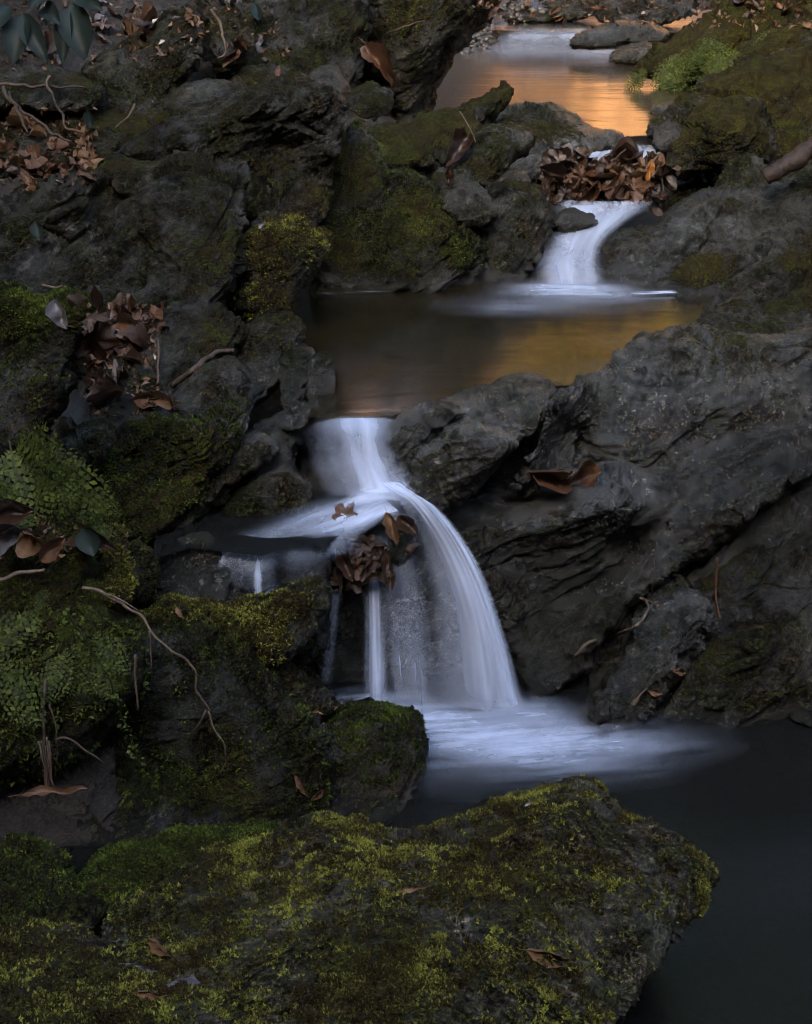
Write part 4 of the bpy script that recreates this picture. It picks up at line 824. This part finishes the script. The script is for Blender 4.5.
for k, (lc, l) in enumerate(FRAG):
    d = RNG.normal(size=3); d /= np.linalg.norm(d); s_ = np.cross(d, RNG.normal(size=3)); s_ /= np.linalg.norm(s_); u_ = np.cross(d, s_)*l*.15
    b = len(fv); fv += [lc-d*l*.5, lc+s_*l*.3+u_, lc+d*l*.5, lc-s_*l*.3+u_]; ff += [(b, b+1, b+2), (b, b+2, b+3)]
fo = mesh_np('leaf_litter', fv, ff, M_LEAF, None, False); tag(fo, 'scraps and crumbs of broken dead leaves in the pockets and the leaf jam', 'leaf litter', kind='stuff')
fo.data.materials.append(M_LEAFD); fo.data.materials.append(M_LEAFT); fo.data.polygons.foreach_set('material_index', RNG.integers(0, 3, len(ff)).astype(np.int32))
leaf(648, 171, .06, 'orange', 'oval', 'glowing orange leaf at the right side of the leaf jam', yaw=.4, Y=4.92, normal=(.1,-1,.3), tilt=.1)
# single leaves
aim_leaf((526,471),(562,480), None, .055, M_LEAF, 'folded rusty leaf tip half of the pair on the dark ledge beside the ridge boulder', cup=1.3, seed=3) 
aim_leaf((556,484),(600,474), None, .075, M_LEAF, 'large folded rusty leaf lying on the pale-topped ledge right of the waterfall', cup=1.0, twist=.4, seed=5)
aim_leaf((362,42),(394,82), (4.95,4.9), .07, M_LEAF, 'long curled rusty leaf hanging over the mossy shelf rock at top centre', cup=1.2, bend=-.8, seed=8)
aim_leaf((468,136),(446,168), (4.93,4.85), .07, M_LEAFD, 'withered grey-brown leaf drooping over the small pale green stone', cup=1.2, seed=2)
aim_leaf((452,166),(448,186), 4.6, .03, M_LEAFD, 'narrow brown leaf scrap below the withered drooping leaf', cup=1.)
aim_leaf((22,795),(87,790), (2.2,2.2), .022, M_LEAF, 'long russet leaf resting on the hanging roots at lower left', cup=.5, bend=.15, facing=(0,-.6,1))
aim_leaf((155,937),(172,958), None, .014, M_LEAFT, 'small pinkish brown leaf standing between the two foreground boulders', cup=1.2)
aim_leaf((126,962),(158,972), None, .010, M_LEAFP, 'pale narrow leaf at the seam of the two foreground boulders', cup=.8)
aim_leaf((160,985),(190,975), None, .022, M_LEAFP, 'silver-pink curled leaf at the seam of the foreground boulders', cup=1.4)
aim_leaf((138,990),(168,996), None, .012, M_LEAFT, 'tan leaf lowest at the seam of the foreground boulders', cup=1.)
aim_leaf((528,947),(572,962), None, .020, M_LEAFT, 'large pinkish brown leaf on the front of the mossy foreground boulder', cup=1.1, off=.008)
aim_leaf((396,890),(432,885), None, .008, M_LEAFT, 'slim straw coloured leaf on the middle of the foreground boulder', cup=.8)
aim_leaf((524,806),(532,801), None, .006, M_LEAFP, 'tiny white petal on the back ridge of the foreground boulder', cup=.3)
aim_leaf((312,711),(338,707), None, .018, M_LEAFT, 'pale brown leaf on the flat-topped mossy block', cup=.5)
aim_leaf((178,607),(184,620), None, .012, M_LEAFT, 'small upright orange-brown leaf on the cap rock below the ledge', cup=.8)
aim_leaf((78,528),(112,548), (2.5,2.45), .05, M_LEAFD, 'large purplish curled leaf at the right rim of the fern bank', cup=1.3, bend=-.6)
aim_leaf((84,528),(94,556), (2.44,2.42), .045, M_RHODO, 'dark blue-green leaf in front of the purplish curled leaf', cup=.2)
aim_leaf((-4,515),(34,512), (2.45,2.45), .06, M_LEAFD, 'dark folded dead leaf at the left edge among the ferns, the upper one', cup=1.)
aim_leaf((-6,540),(28,532), (2.42,2.42), .06, M_LEAFP, 'bluish grey dead leaf at the left edge among the ferns', cup=1.2)
aim_leaf((22,530),(45,548), (2.42,2.42), .05, M_LEAFT, 'crinkled tan leaf among the ferns left of the purplish curled leaf', cup=1.4)
aim_leaf((40,560),(66,540), (2.38,2.4), .035, M_LEAF, 'narrow red-brown leaf pointing up from the ferns', cup=.9)
aim_leaf((55,300),(66,330), (2.62,2.6), .035, M_LEAFP, 'glossy grey leaf hanging on the bright mossy edge of the left boulder', cup=.8)
aim_leaf((672,669),(686,672), None, .016, M_LEAFT, 'small orange leaf on the low mossy rock by the dark pool', cup=.6)
aim_leaf((648,690),(662,694), None, .016, M_LEAFT, 'small orange leaf at the foot of the coarse speckled rock', cup=.6)
aim_leaf((632,704),(640,694), None, .010, M_LEAFT, 'slim tan leaf stuck at the waterline of the speckled rock', cup=.6)
aim_leaf((296,775),(308,798), None, .012, M_LEAF, 'rusty leaf scrap hanging below the flat-topped block', cup=1.)
aim_leaf((310,800),(322,790), None, .012, M_LEAF, 'curled orange-brown leaf scrap in the gap below the flat-topped block', cup=1.4)
aim_leaf((258,228),(266,222), None, .014, M_LEAFP, 'tiny silver leaf on top of the yellow-mossed nose of rock', cup=.4)
aim_leaf((120,322),(150,345), None, .07, M_LEAF, 'broad rusty leaf topmost on the leaf heap below the massive dark boulder', cup=.7)
aim_leaf((135,398),(165,402), None, .04, M_LEAF, 'rusty leaf lying over the rim of the broad mossy rock face', cup=.8)
aim_leaf((160,398),(182,408), None, .035, M_LEAFT, 'tan leaf at the left end of the layered ledge rock', cup=.8)
# leaves hanging in the waterfall
leaf(345, 516, .055, 'rust', 'lobed', 'orange-brown leaf on the ledge where the waterfall splits, leftmost in the water', Y=2.92, normal=(0,-.7,.7), yaw=.6, tilt=.1)
aim_leaf((335,538),(388,549), (2.9,2.89), 0.020, M_LEAFD, 'long dark leaf lying across the thin falls like a bar', cup=.9, facing=(0,-.4,1))
aim_leaf((340,548),(352,582), (2.9,2.87), 0.029, M_LEAFD, 'curled wet brown leaf hanging left under the dark bar leaf', cup=1.2, seed=6)
aim_leaf((358,545),(345,590), (2.91,2.88), 0.022, M_LEAFD, 'narrow wet leaf dangling in the middle of the thin falls', cup=.8, seed=7)
aim_leaf((386,548),(391,591), (2.89,2.86), 0.025, M_LEAFD, 'dark wet leaf hanging right under the dark bar leaf', cup=1.2, seed=9)
aim_leaf((376,560),(386,588), (2.9,2.87), 0.013, M_LEAFT, 'slim pale leaf hanging beside the dark wet leaf in the falls', cup=.8)
aim_leaf((388,512),(396,545), (2.92,2.89), 0.029, M_LEAFT, 'golden brown leaf standing in the spray above the dark bar leaf', cup=1.2, seed=4)
aim_leaf((398,515),(418,535), (2.9,2.88), 0.036, M_LEAFD, 'dark leaf stuck on the rounded wet stone in the waterfall', cup=1.0, seed=11)

for k in range(20):
    px, py = RNG.normal(362, 20), RNG.uniform(536, 584)
    leaf(px, py, RNG.uniform(.035, .06), ['umber','umber','rust','umber'][RNG.integers(4)], ['oval','lobed'][RNG.integers(2)], 'wet brown leaf in the bundle hanging in the middle of the waterfall', 'leaves of the bundle in the waterfall', Y=float(np.interp(py, [536, 584], [2.905, 2.875])+RNG.uniform(-.012, .02)), normal=(RNG.normal(0,.6), -1, RNG.normal(.3,.4)), tilt=.7)
for k in range(6):
    tube('stick', [at(RNG.uniform(345,385), 540, 2.9), at(RNG.uniform(345,390), 560, 2.885), at(RNG.uniform(340,395), RNG.uniform(580,600), 2.87)], .002, .0012, M_TWIG, 'thin dark stem dangling from the leaf bundle in the waterfall', 'stick', wob=.003) if 0 else None
# ------------------------------------------------------------------ twigs and roots
def tube(name, pts, r0, r1, mat, label=None, cat='twig', parent=None, n=None, wob=.0, sides=7):
    P = np.array([tuple(p) for p in pts], float); n = n or max(12, len(P)*6); Q = crom(P, n)
    Q = Q + np.stack([perlin(Q*25+3), perlin(Q*25+13), perlin(Q*25+23)], 1)*wob
    V = []; d = np.gradient(Q, axis=0); d /= np.linalg.norm(d, axis=1)[:, None]+1e-9
    for i in range(n):
        r = r0+(r1-r0)*i/(n-1); r *= 1+.22*perlin(Q[i:i+1]*60)[0]
        a = np.cross(d[i], [.3, -.8, .5]); a /= np.linalg.norm(a)+1e-9; b = np.cross(d[i], a)
        for k in range(sides):
            t = 2*math.pi*k/sides; V.append(Q[i]+r*(a*math.cos(t)+b*math.sin(t)))
    F = [(i*sides+k, i*sides+(k+1) % sides, (i+1)*sides+(k+1) % sides, (i+1)*sides+k) for i in range(n-1) for k in range(sides)]
    F += [tuple(range(sides))[::-1], tuple((n-1)*sides+k for k in range(sides))]
    V = np.array(V); c = V.mean(0)
    if parent: c = np.array(parent.location)
    me = bpy.data.meshes.new(name); me.from_pydata([tuple(v-c) for v in V], [], F); me.materials.append(mat)
    me.polygons.foreach_set('use_smooth', [True]*len(me.polygons))
    o = bpy.data.objects.new(name, me); COL.objects.link(o)
    if parent: o.parent = parent
    else: o.location = c; tag(o, label, cat)
    return o
def px3(pts, Y=None, off=.012):
    out = []
    for p in pts:
        if len(p) == 3: out.append(at(*p))
        elif Y is not None: out.append(at(p[0], p[1], Y))
        else: out.append(hit(p[0], p[1], off)[0])
    return out
tube('twig', px3([(-5,84,4.2),(30,86,4.2),(50,87,4.2),(85,87,4.25)]), .006, .003, M_TWIG, 'straight horizontal twig under the hanging evergreen leaves', wob=.01)
tube('twig', px3([(50,75,4.2),(47,85,4.18),(52,95,4.15),(60,110,4.12),(68,125,4.08),(84,133,4.05)]), .005, .003, M_ROOT, 'looping pale twig hanging below the evergreen sprig', wob=.01)
tube('twig', px3([(0,88,4.1),(20,108,4.05),(45,128,4.0),(70,142,3.95)]), .006, .003, M_TWIG, 'long twig slanting over the leaf pocket at the left edge', wob=.01)
tube('twig', px3([(8,92,4.1),(22,118,4.0),(28,135,3.98)]), .005, .003, M_TWIG, 'short twig under the long slanting twig at the left', wob=.01)
tube('twig', px3([(135,104,4.6),(128,116,4.5),(115,128,4.4)]), .004, .002, M_ROOT, 'thin pale twig leaning on the low dark rock at upper left', wob=.004)
tube('twig', px3([(62,178),(75,165),(90,150)]), .004, .002, M_TWIG, 'twig lying in the tan leaf pile above the massive boulder', wob=.004)
tube('twig', px3([(212,10,5.2),(220,25,5.2),(223,40,5.1),(226,52,5.1),(216,58,5.1)]), .006, .003, M_ROOT, 'forked pale twig above the rounded dark boulder at top', wob=.01)
tube('twig', px3([(385,35),(400,28),(425,20)], off=.03), .005, .002, M_TWIG, 'bare twig in front of the overhanging mossy boulder', wob=.004)
tube('twig', px3([(460,112,5.0),(468,125,4.9),(476,142,4.8)]), .003, .0015, M_ROOT, 'fine straw leaning on the egg shaped boulder', wob=.002)
tube('twig', px3([(570,152,5.2),(582,158,5.15),(592,165,5.12),(600,172,5.1)]), .009, .006, M_ROOT, 'pale stick on top of the leaf jam', wob=.006)
for i, (a, b, lab) in enumerate([((595,176),(625,150),'stick leaning right over the middle of the leaf jam'),((640,160),(645,205),'thin upright stick at the right of the leaf jam'),((658,160),(664,200),'rightmost thin stick of the leaf jam'),((612,185),(660,152),'long dark stick crossing the leaf jam'),((552,175),(600,200),'low dark stick at the left of the leaf jam'),((630,175),(655,165),'short stick by the orange leaf of the jam'),((575,160),(560,200),'dark stick at the left end of the leaf jam')]):
    tube('stick', [at(*a, 5.02), (at(*a, 5.02)+at(*b, 5.0))/2+RNG.normal(0, .01, 3), at(*b, 5.0)], .006, .003, [M_TWIG, M_ROOT][i % 2], lab, 'stick', wob=.008)
tube('twig', px3([(575,655),(590,642),(612,636),(632,628),(640,622),(648,608),(646,600)], off=.03), .0045, .003, M_ROOT, 'kinked tan twig lying across the wet rocks under the diagonal crack', wob=.004)
tube('twig', px3([(640,598),(650,602),(658,606)]), .004, .003, M_ROOT, 'short twig end crossing the kinked tan twig', wob=.002)
tube('twig', px3([(634,706),(640,696),(648,688)]), .003, .002, M_TWIG, 'short twig at the waterline of the coarse speckled rock', wob=.002)
tube('pine_needles', px3([(717,558,2.95),(716,580,2.95),(716,600,2.94),(721,622,2.92)]), .0035, .0025, M_LEAF, 'upright rust-red pine needle bundle in front of the speckled rock top', 'pine needles')
tube('twig', px3([(652,595),(655,575),(654,560)], off=.02), .0015, .001, M_TWIG, 'hair-thin upright stem left of the pine needle bundle', wob=.002)
tube('twig', px3([(590,330,9),(592,331,9)]) if 0 else px3([(42,285),(55,288),(62,285)], off=.02), .004, .002, M_ROOT, 'short grey twig on the bright mossy top of the left boulder', wob=.004)
tube('twig', px3([(159,340),(158,360),(158,384)], off=.02), .004, .003, M_TWIG, 'upright dark twig beside the rusty leaf heap', wob=.003)
tube('twig', px3([(172,385),(195,368),(215,354),(235,350)], off=.02), .008, .006, M_TWIG, 'dark stick lying on the layered ledge rock', wob=.006)
tube('root', px3([(24,436),(40,450),(60,455),(75,448)], off=.03), .004, .002, M_LEAF, 'thin reddish root at the top of the fern bank', 'root', wob=.004)
tube('root', px3([(-5,580,2.3),(18,574,2.3),(45,569,2.3)]), .005, .003, M_ROOT, 'pale root running out of the ferns at the left edge', 'root', wob=.006)
rt = tube('root', px3([(86,583,2.38),(100,593,2.37),(118,604,2.36),(140,618,2.35),(158,640,2.34),(176,652,2.34),(190,668,2.34),(197,690,2.34),(207,715,2.34)]), .0036, .0020, M_ROOT, 'long pale crooked root hanging over the big dark block', 'root', n=60, wob=.012)
for pp in ([(150,632,2.34),(151,650,2.34),(151,668,2.34)],[(207,713,2.34),(214,730,2.34),(224,745,2.34),(226,760,2.35),(220,775,2.36)],[(205,712,2.34),(198,725,2.34),(192,732,2.35)],[(104,594,2.37),(120,600,2.36),(140,612,2.36)]):
    tube('rootlet', px3(pp), .0025, .001, M_ROOT, parent=rt, wob=.005)
rb = tube('root', px3([(46,680,2.3),(43,700,2.28),(42,720,2.27),(43,745,2.26),(50,765,2.25)]), .0038, .002, M_TWIG, 'bundle of vertical brown roots dangling from the fern bank at lower left', 'root', n=40, wob=.006)
for k in range(9):
    x = RNG.uniform(36, 56); y = RNG.uniform(700, 760); x2 = x+RNG.uniform(-8, 16)
    tube('rootlet', px3([(x,y,2.25),((x+x2)/2+RNG.uniform(-4,4),y+25,2.24),(x2,y+RNG.uniform(40,75),2.25)]), .0022, .0008, [M_TWIG, M_ROOT][k % 2], parent=rb, wob=.006)
tube('root', px3([(55,740,2.28),(68,738,2.28),(85,750,2.28),(104,762,2.28)]), .003, .0015, M_TWIG, 'thin root branching sideways right of the dangling root bundle', 'root', wob=.004)
tube('root', px3([(135,655,2.33),(136,680,2.33),(139,710,2.33)]), .003, .002, M_ROOT, 'straw coloured straight rootlet hanging beside the trailing vine', 'root', wob=.003)
tube('driftwood', px3([(766,178,4.72),(780,168,4.72),(795,158,4.74),(830,138,4.78)]), .026, .034, M_WOOD, 'short reddish brown driftwood log on the rocks at the right edge', 'driftwood', wob=.012, sides=12)

# ------------------------------------------------------------------ evergreen sprig (top left)
sp = bpy.data.objects.new('rhododendron_sprig', None); COL.objects.link(sp); sp.location = tuple(at(60, 5, 3.95))
tag(sp, 'sprig of big drooping dark evergreen leaves in the top left corner', 'shrub')
tube('stem', px3([(60,-60,4.05),(62,-20,4.0),(66,8,3.95)]), .008, .006, M_TWIG, parent=sp)
for a, b, w in (((22,14),(12,62),.075),((20,12),(46,60),.06),((42,4),(58,22),.05),((70,2),(84,58),.088),((66,6),(62,62),.05),((8,4),(-8,30),.06),((76,-6),(100,8),.05),((48,-10),(30,6),.05)):
    aim_leaf(a, b, (3.95, 3.88), w, M_RHODO, None, cup=.25, bend=-.25, parent=sp, name='leaf', seed=a[0])
for px, py, l in ((88,120,'small dark evergreen leaf hanging below the sprig'),(36,232,'small dark leaf in front of the massive boulder at left'),(256,16,'small green leaf in front of the dark rock face at top')):
    aim_leaf((px, py-10),(px+3, py+8), None, .035, M_RHODO, l, cup=.3, off=.06)

# ------------------------------------------------------------------ ferns
def frond_mesh(n=13, seed=0, droop=.6):
    V, F, T = [], [], []
    def quad(p, d, side, l, w, tone):
        b = len(V); V.extend([p, p+d*l*.45+side*w, p+d*l, p+d*l*.45-side*w]); F.append((b, b+1, b+2, b+3)); T.extend([tone]*4)
    r = np.random.default_rng(seed)
    for i in range(n+1):
        s = i/n; p = np.array([0.03*math.sin(s*3+seed), s*(1-.12*droop*s), -.45*droop*s*s])
        t = np.array([0, 1, -.9*droop*s]); t /= np.linalg.norm(t)
        if i < n:
            s2 = (i+1)/n; p2 = np.array([0.03*math.sin(s2*3+seed), s2*(1-.12*droop*s2), -.45*droop*s2*s2])
            b = len(V); w = .008*(1-s)+.002
            V.extend([p+[w, 0, 0], p-[w, 0, 0], p2-[w, 0, 0], p2+[w, 0, 0]]); F.append((b, b+1, b+2, b+3)); T.extend([.2]*4)
        if s < .12: continue
        ln = .36*math.sin(math.pi*min(1, (1.06-s)*.95+.02))**.8*(1.05-s*.35)
        for sg in (-1, 1):
            d = np.array([sg, .45, -.12+r.normal(0, .12)]); d /= np.linalg.norm(d); k = 4
            for j in range(k):
                q = p + d*ln*(j/k) + np.array([0, 0, -.05*(j/k)**2])
                for s3 in (-1, 1):
                    dd = d*.6 + t*s3*.8 + r.normal(0, .12, 3); dd /= np.linalg.norm(dd)
                    sd = np.cross(dd, [0, 0, 1]); sd /= np.linalg.norm(sd)+1e-9
                    quad(q, dd, sd, ln*.40*(1-.55*j/k), ln*.12*(1-.5*j/k), float(np.clip(r.normal(.5, .2), 0, 1)))
            quad(p+d*ln*.9, d, t, ln*.2, ln*.04, .6)
    V = np.array(V); me = bpy.data.meshes.new('frond'); me.from_pydata([tuple(v) for v in V], [], F); me.materials.append(M_FERN)
    a = me.attributes.new('tone', 'FLOAT', 'POINT'); a.data.foreach_set('value', np.array(T, np.float32)); return me
FR = [frond_mesh(12, k, dr) for k, dr in enumerate((.25, .5, .8, .4))]
def fern(px, py, n, L, label, group='ferns on the left bank', down=.2, Y=None):
    loc, nn, _ = hit(px, py)
    e = bpy.data.objects.new('fern', None); COL.objects.link(e); e.location = loc; tag(e, label, 'fern', group)
    for i in range(max(2, n-2)):
        f = bpy.data.objects.new('frond', FR[RNG.integers(4)]); COL.objects.link(f); f.parent = e
        d = Vector((RNG.uniform(-.9, .9), -.35, RNG.uniform(-.9, .35)-down*.5)).normalized()
        y = d; x = y.cross(Vector((RNG.normal(0, .35), -1, .5))).normalized(); z = x.cross(y)
        M = Matrix((x, y, z)).transposed().to_4x4(); l = L*RNG.uniform(.7, 1.35)
        f.matrix_basis = M @ Matrix.Diagonal((l, l, l, 1))
for px, py, n, L in ((12,440,5,.17),(30,455,5,.15),(5,470,5,.17),(45,480,4,.13),(25,495,5,.14),(60,505,4,.12),(10,505,4,.14)):
    fern(px, py, n, L, 'green fern high on the left bank above the dead leaves')
for px, py, n, L in ((70,485,4,.10),(85,515,4,.09),(60,520,4,.10),(95,505,3,.08)):
    fern(px, py, n, L, 'small fern on the right shoulder of the fern bank', down=.1)
for px, py, n, L in ((8,590,5,.14),(30,600,5,.13),(20,630,5,.14),(50,620,5,.12),(8,650,5,.13),(45,650,5,.12),(28,575,4,.1),(4,615,5,.13)):
    fern(px, py, n, L, 'dark green fern low on the left bank under the dead leaves', down=.5)
for px, py, n, L in ((75,600,4,.09),(95,625,4,.09),(70,640,4,.10),(100,650,4,.09),(85,575,4,.08),(118,640,4,.08),(95,675,4,.08),(60,585,4,.08)):
    fern(px, py, n, L, 'yellow-green feathery fern hanging over the lower bank edge', down=.7)
for px, py, n, L in ((75,425,4,.07),(68,440,4,.07),(62,415,3,.06)):
    fern(px, py, n, L, 'little fern on the narrow rock above the fern bank', down=.6)
for px, py, n, L in ((370,120,4,.10),(385,125,4,.10),(400,132,4,.10),(375,140,3,.08)):
    fern(px, py, n, L, 'fern on the shelf rock below the curled rusty leaf', 'ferns on the shelf rock', down=.3)
for px, py, n, L in ((665,60,5,.20),(685,50,5,.22),(700,68,5,.20),(680,72,4,.17),(715,55,5,.20),(650,68,4,.14),(700,35,5,.2)):
    fern(px, py, n, L, 'bright fern growing on the tapering mossy boulder at upper right', 'ferns on the tapering boulder', down=.5)
for px, py, n, L in ((745,50,4,.18),(765,42,4,.18),(785,30,4,.18)):
    fern(px, py, n, L, 'shaggy fern on the dark boulder in the top right corner', 'ferns in the top right corner', down=.5)
# small creeping leaflets on the bank
def bank_leaflets(o, count, size):
    me = o.data; n = len(me.vertices); V = np.empty(n*3, np.float32); me.vertices.foreach_get('co', V); V = V.reshape(-1, 3)+np.array(o.location)
    F = np.empty(len(me.polygons)*3, np.int32); me.polygons.foreach_get('vertices', F); F = F.reshape(-1, 3); N = vnormals(V, F)
    c = moss_cover(o, V, F, N, .55+fbm(V*9, 3)*.6, count, .2, size); c.name = 'creeping_leaflets'; c.data.materials[0] = M_FERN
bank_leaflets(bank, 9000, .007)
vn = tube('trailing_vine', px3([(66,610,2.3),(85,640,2.28),(105,675,2.27),(118,705,2.26),(128,735,2.26),(140,765,2.26),(150,780,2.26)]), .002, .001, M_FERN, 'thin green vine with tiny leaves trailing off the lower fern bank', 'vine', n=60, wob=.008)
Vv, Fv, Tv = [], [], []
for k in range(150):
    t = RNG.uniform(0, 1); pts = crom(np.array(px3([(66,610,2.3),(85,640,2.28),(105,675,2.27),(118,705,2.26),(128,735,2.26),(140,765,2.26),(150,780,2.26)])), 50)
    p = pts[int(t*49)] + RNG.normal(0, .010*(1.2-t), 3); d = RNG.normal(size=3); d /= np.linalg.norm(d); s = np.cross(d, RNG.normal(size=3)); s /= np.linalg.norm(s); l = RNG.uniform(.006, .012)
    b = len(Vv); Vv += [p, p+d*l*.5+s*l*.35, p+d*l, p+d*l*.5-s*l*.35]; Fv.append((b, b+1, b+2, b+3)); Tv += [RNG.uniform(.3, .9)]*4
lf = mesh_np('vine_leaves', np.array(Vv)-np.array(vn.location), Fv, M_FERN, vn, False, {'tone': Tv}); lf['kind'] = 'stuff'

# ------------------------------------------------------------------ gravel bar and pebbles
def pebble_mesh(seed):
    r = np.random.default_rng(seed); th = np.linspace(0, math.pi, 7); ph = np.linspace(0, 2*math.pi, 10, endpoint=False)
    V = np.array([[math.sin(a)*math.cos(b), math.sin(a)*math.sin(b), math.cos(a)] for a in th for b in ph]); V *= 1+.3*perlin(V*1.2+seed)[:, None]; V *= [1, r.uniform(.6, .9), r.uniform(.4, .7)]
    F = [[i*10+j, (i+1)*10+j, (i+1)*10+(j+1) % 10, i*10+(j+1) % 10] for i in range(6) for j in range(10)]
    return V, np.array(F)
PB = [pebble_mesh(k) for k in range(5)]
M_PEB = simple_var('gravel_stones', (.008, .007, .006), (.05, .042, .035), 6, .4, .5)
Vg, Fg, off = [], [], 0
for k in range(620):
    px = RNG.uniform(462, 545); py = RNG.uniform(-2, 60)
    if px > 525 and py > 12: continue
    if px > 470+ (62-py)*1.1 and py > 25: continue
    loc, n_, yy = hit(px, py)
    if yy > 14 or yy < 8.2: continue
    z = max(loc.z, .875); P, F = PB[k % 5]; s = RNG.uniform(.018, .05); a = RNG.uniform(0, 6.28)
    Rm = np.array([[math.cos(a), -math.sin(a), 0], [math.sin(a), math.cos(a), 0], [0, 0, 1]])
    Vg.append((P*s)@Rm.T + np.array([loc.x, loc.y, z])); Fg.append(F+off); off += len(P)
gv = mesh_np('gravel', np.vstack(Vg), np.vstack(Fg), M_PEB); tag(gv, 'bar of small wet stones and gravel at the left side of the far riffle', 'gravel', kind='stuff')

# ------------------------------------------------------------------ golden trees of the wood, evergreens added for shade
def tree(kind, x, y, h, seed, label, cat, group, reuse=None):
    z = float(terr(np.array([x]), np.array([y]))[0])-.1
    e = bpy.data.objects.new(kind, None); COL.objects.link(e); e.location = (x, y, z); tag(e, label, cat, group)
    if reuse:
        for ch in reuse.children:
            c = ch.copy(); COL.objects.link(c); c.parent = e
        s = h/10.; e.scale = (s, s, s); e.rotation_euler[2] = seed*1.7; return e
    r = np.random.default_rng(seed); s = h/10.; e.scale = (s, s, s); H = 10.
    t = tube('trunk', [(x+.0, y, z), (x+.1, y+.1, z+H*.5), (x, y, z+H*.95)], .20, .03, M_BARK, parent=e, n=24, wob=.02, sides=10)
    V, F = [], []
    for k in range(34 if kind == 'shade_hemlock' else 22):
        if kind == 'shade_hemlock': hz = r.uniform(.24, .98); rad = (1-hz)*2.6+.3
        else: hz = r.uniform(.30, .92); hz = hz*1.25-.25; rad = 2.6*math.sin(math.pi*min(1, max(0, hz+.05)))+.5
        a = r.uniform(0, 6.28); dirv = np.array([math.cos(a), math.sin(a), r.uniform(-.1, .35) if kind == 'shade_hemlock' else r.uniform(.1, .7)])
        p0 = np.array([0, 0, hz*H]); p1 = p0+dirv*rad
        tube('limb', [Vector(p0)+e.location, Vector((p0+p1)/2+[0, 0, .1])+e.location, Vector(p1)+e.location], .05, .012, M_BARK, parent=t if 0 else e, n=8, sides=5)
        m = 330
        cpos = p0+(p1-p0)*r.uniform(.25, 1.05, (m, 1)) + r.normal(0, 1, (m, 3))*np.array([.42, .42, .20])*(.5+rad*.25)
        dd = r.normal(size=(m, 3)); dd /= np.linalg.norm(dd, axis=1)[:, None]; sd = np.cross(dd, r.normal(size=(m, 3))); sd /= np.linalg.norm(sd, axis=1)[:, None]
        l = r.uniform(.09, .2, (m, 1)); b = len(V)*0
        V.append(np.stack([cpos, cpos+dd*l*.5+sd*l*.35, cpos+dd*l, cpos+dd*l*.5-sd*l*.35], 1).reshape(-1, 3))
    V = np.vstack(V); F = np.arange(len(V)).reshape(-1, 4)
    mesh_np('crown', V, F, M_EVER if kind == 'shade_hemlock' else M_GOLD, e, False)
    return e
gold = None; hem = None
for i, (x, y, h) in enumerate(((1.2,15.2,4.6),(3.1,16,6.5),(1.7,14.7,5),(2.6,15.0,5.5),(3.5,14.8,5.5),(2.1,16,6),(4.6,14.6,6),(5.6,16,6),(3.8,17,5),(1.9,16.5,5),(7,17,6))):
    t = tree('autumn_tree', x, y, h*.8, 20+i, 'golden autumn tree on the sunlit slope beyond the creek', 'tree', 'golden trees beyond the creek', gold); gold = gold or t
for i, (x, y, h) in enumerate(((-3.4,8.5,11),(-5.5,5,12),(-4.2,2,12),(-1.0,17,12),(-3.6,15,13),(-6,11,12),(5.2,6.5,10),(5.6,2.5,10),(7.5,10,12),(-4.5,-2,12),(5.2,-3.5,11),(3.3,5.4,9),(3.9,8.2,10),(3.8,8.8,12),(2.8,10,11),(-2.2,4.4,9),(3.2,6.6,9),(.6,15.4,6),(-.6,14,6),(-2,13,6),(.9,17.5,9),(-2.6,6.0,10))):  # unseen evergreens put in to cut sky light and darken pool reflections
    t = tree('shade_hemlock', x, y, h, 50+i, 'dark evergreen added out of view to block sky light around the creek', 'tree', 'unseen shade trees around the creek', hem); hem = hem or t

# ------------------------------------------------------------------ light
SUN_EL, SUN_AZ = math.radians(22), math.radians(200)
D = Vector((math.sin(SUN_AZ)*math.cos(SUN_EL), math.cos(SUN_AZ)*math.cos(SUN_EL), math.sin(SUN_EL)))
sd = bpy.data.lights.new('sun', 'SUN'); sd.energy = 4.5; sd.angle = math.radians(.5); sd.color = (1, .90, .76)
so = bpy.data.objects.new('sun', sd); COL.objects.link(so); so.rotation_mode = 'QUATERNION'; so.rotation_quaternion = D.to_track_quat('Z', 'Y')
so.location = (0, 0, 20)
w = bpy.data.worlds.new('World'); S.world = w; w.use_nodes = True; nt = w.node_tree; nt.nodes.clear()
sk = nt.nodes.new('ShaderNodeTexSky'); sk.sky_type = 'NISHITA'; sk.sun_disc = False; sk.sun_elevation = SUN_EL; sk.sun_rotation = SUN_AZ; sk.dust_density = 5; sk.air_density = .9; sk.ozone_density = .4
bg = nt.nodes.new('ShaderNodeBackground'); bg.inputs[1].default_value = .14; wo = nt.nodes.new('ShaderNodeOutputWorld')
nt.links.new(sk.outputs[0], bg.inputs[0]); nt.links.new(bg.outputs[0], wo.inputs[0])
S.view_settings.view_transform = 'Standard'; S.view_settings.look = 'None'; S.view_settings.exposure = EXPOSURE; S.view_settings.gamma = 1
S.render.engine = 'CYCLES'
c = S.cycles; c.max_bounces = 5; c.diffuse_bounces = 2; c.glossy_bounces = 3; c.transmission_bounces = 4; c.transparent_max_bounces = 24
c.filter_width = 1.15; c.use_adaptive_sampling = True; c.adaptive_threshold = .008; c.use_denoising = True; c.caustics_reflective = False; c.caustics_refractive = False
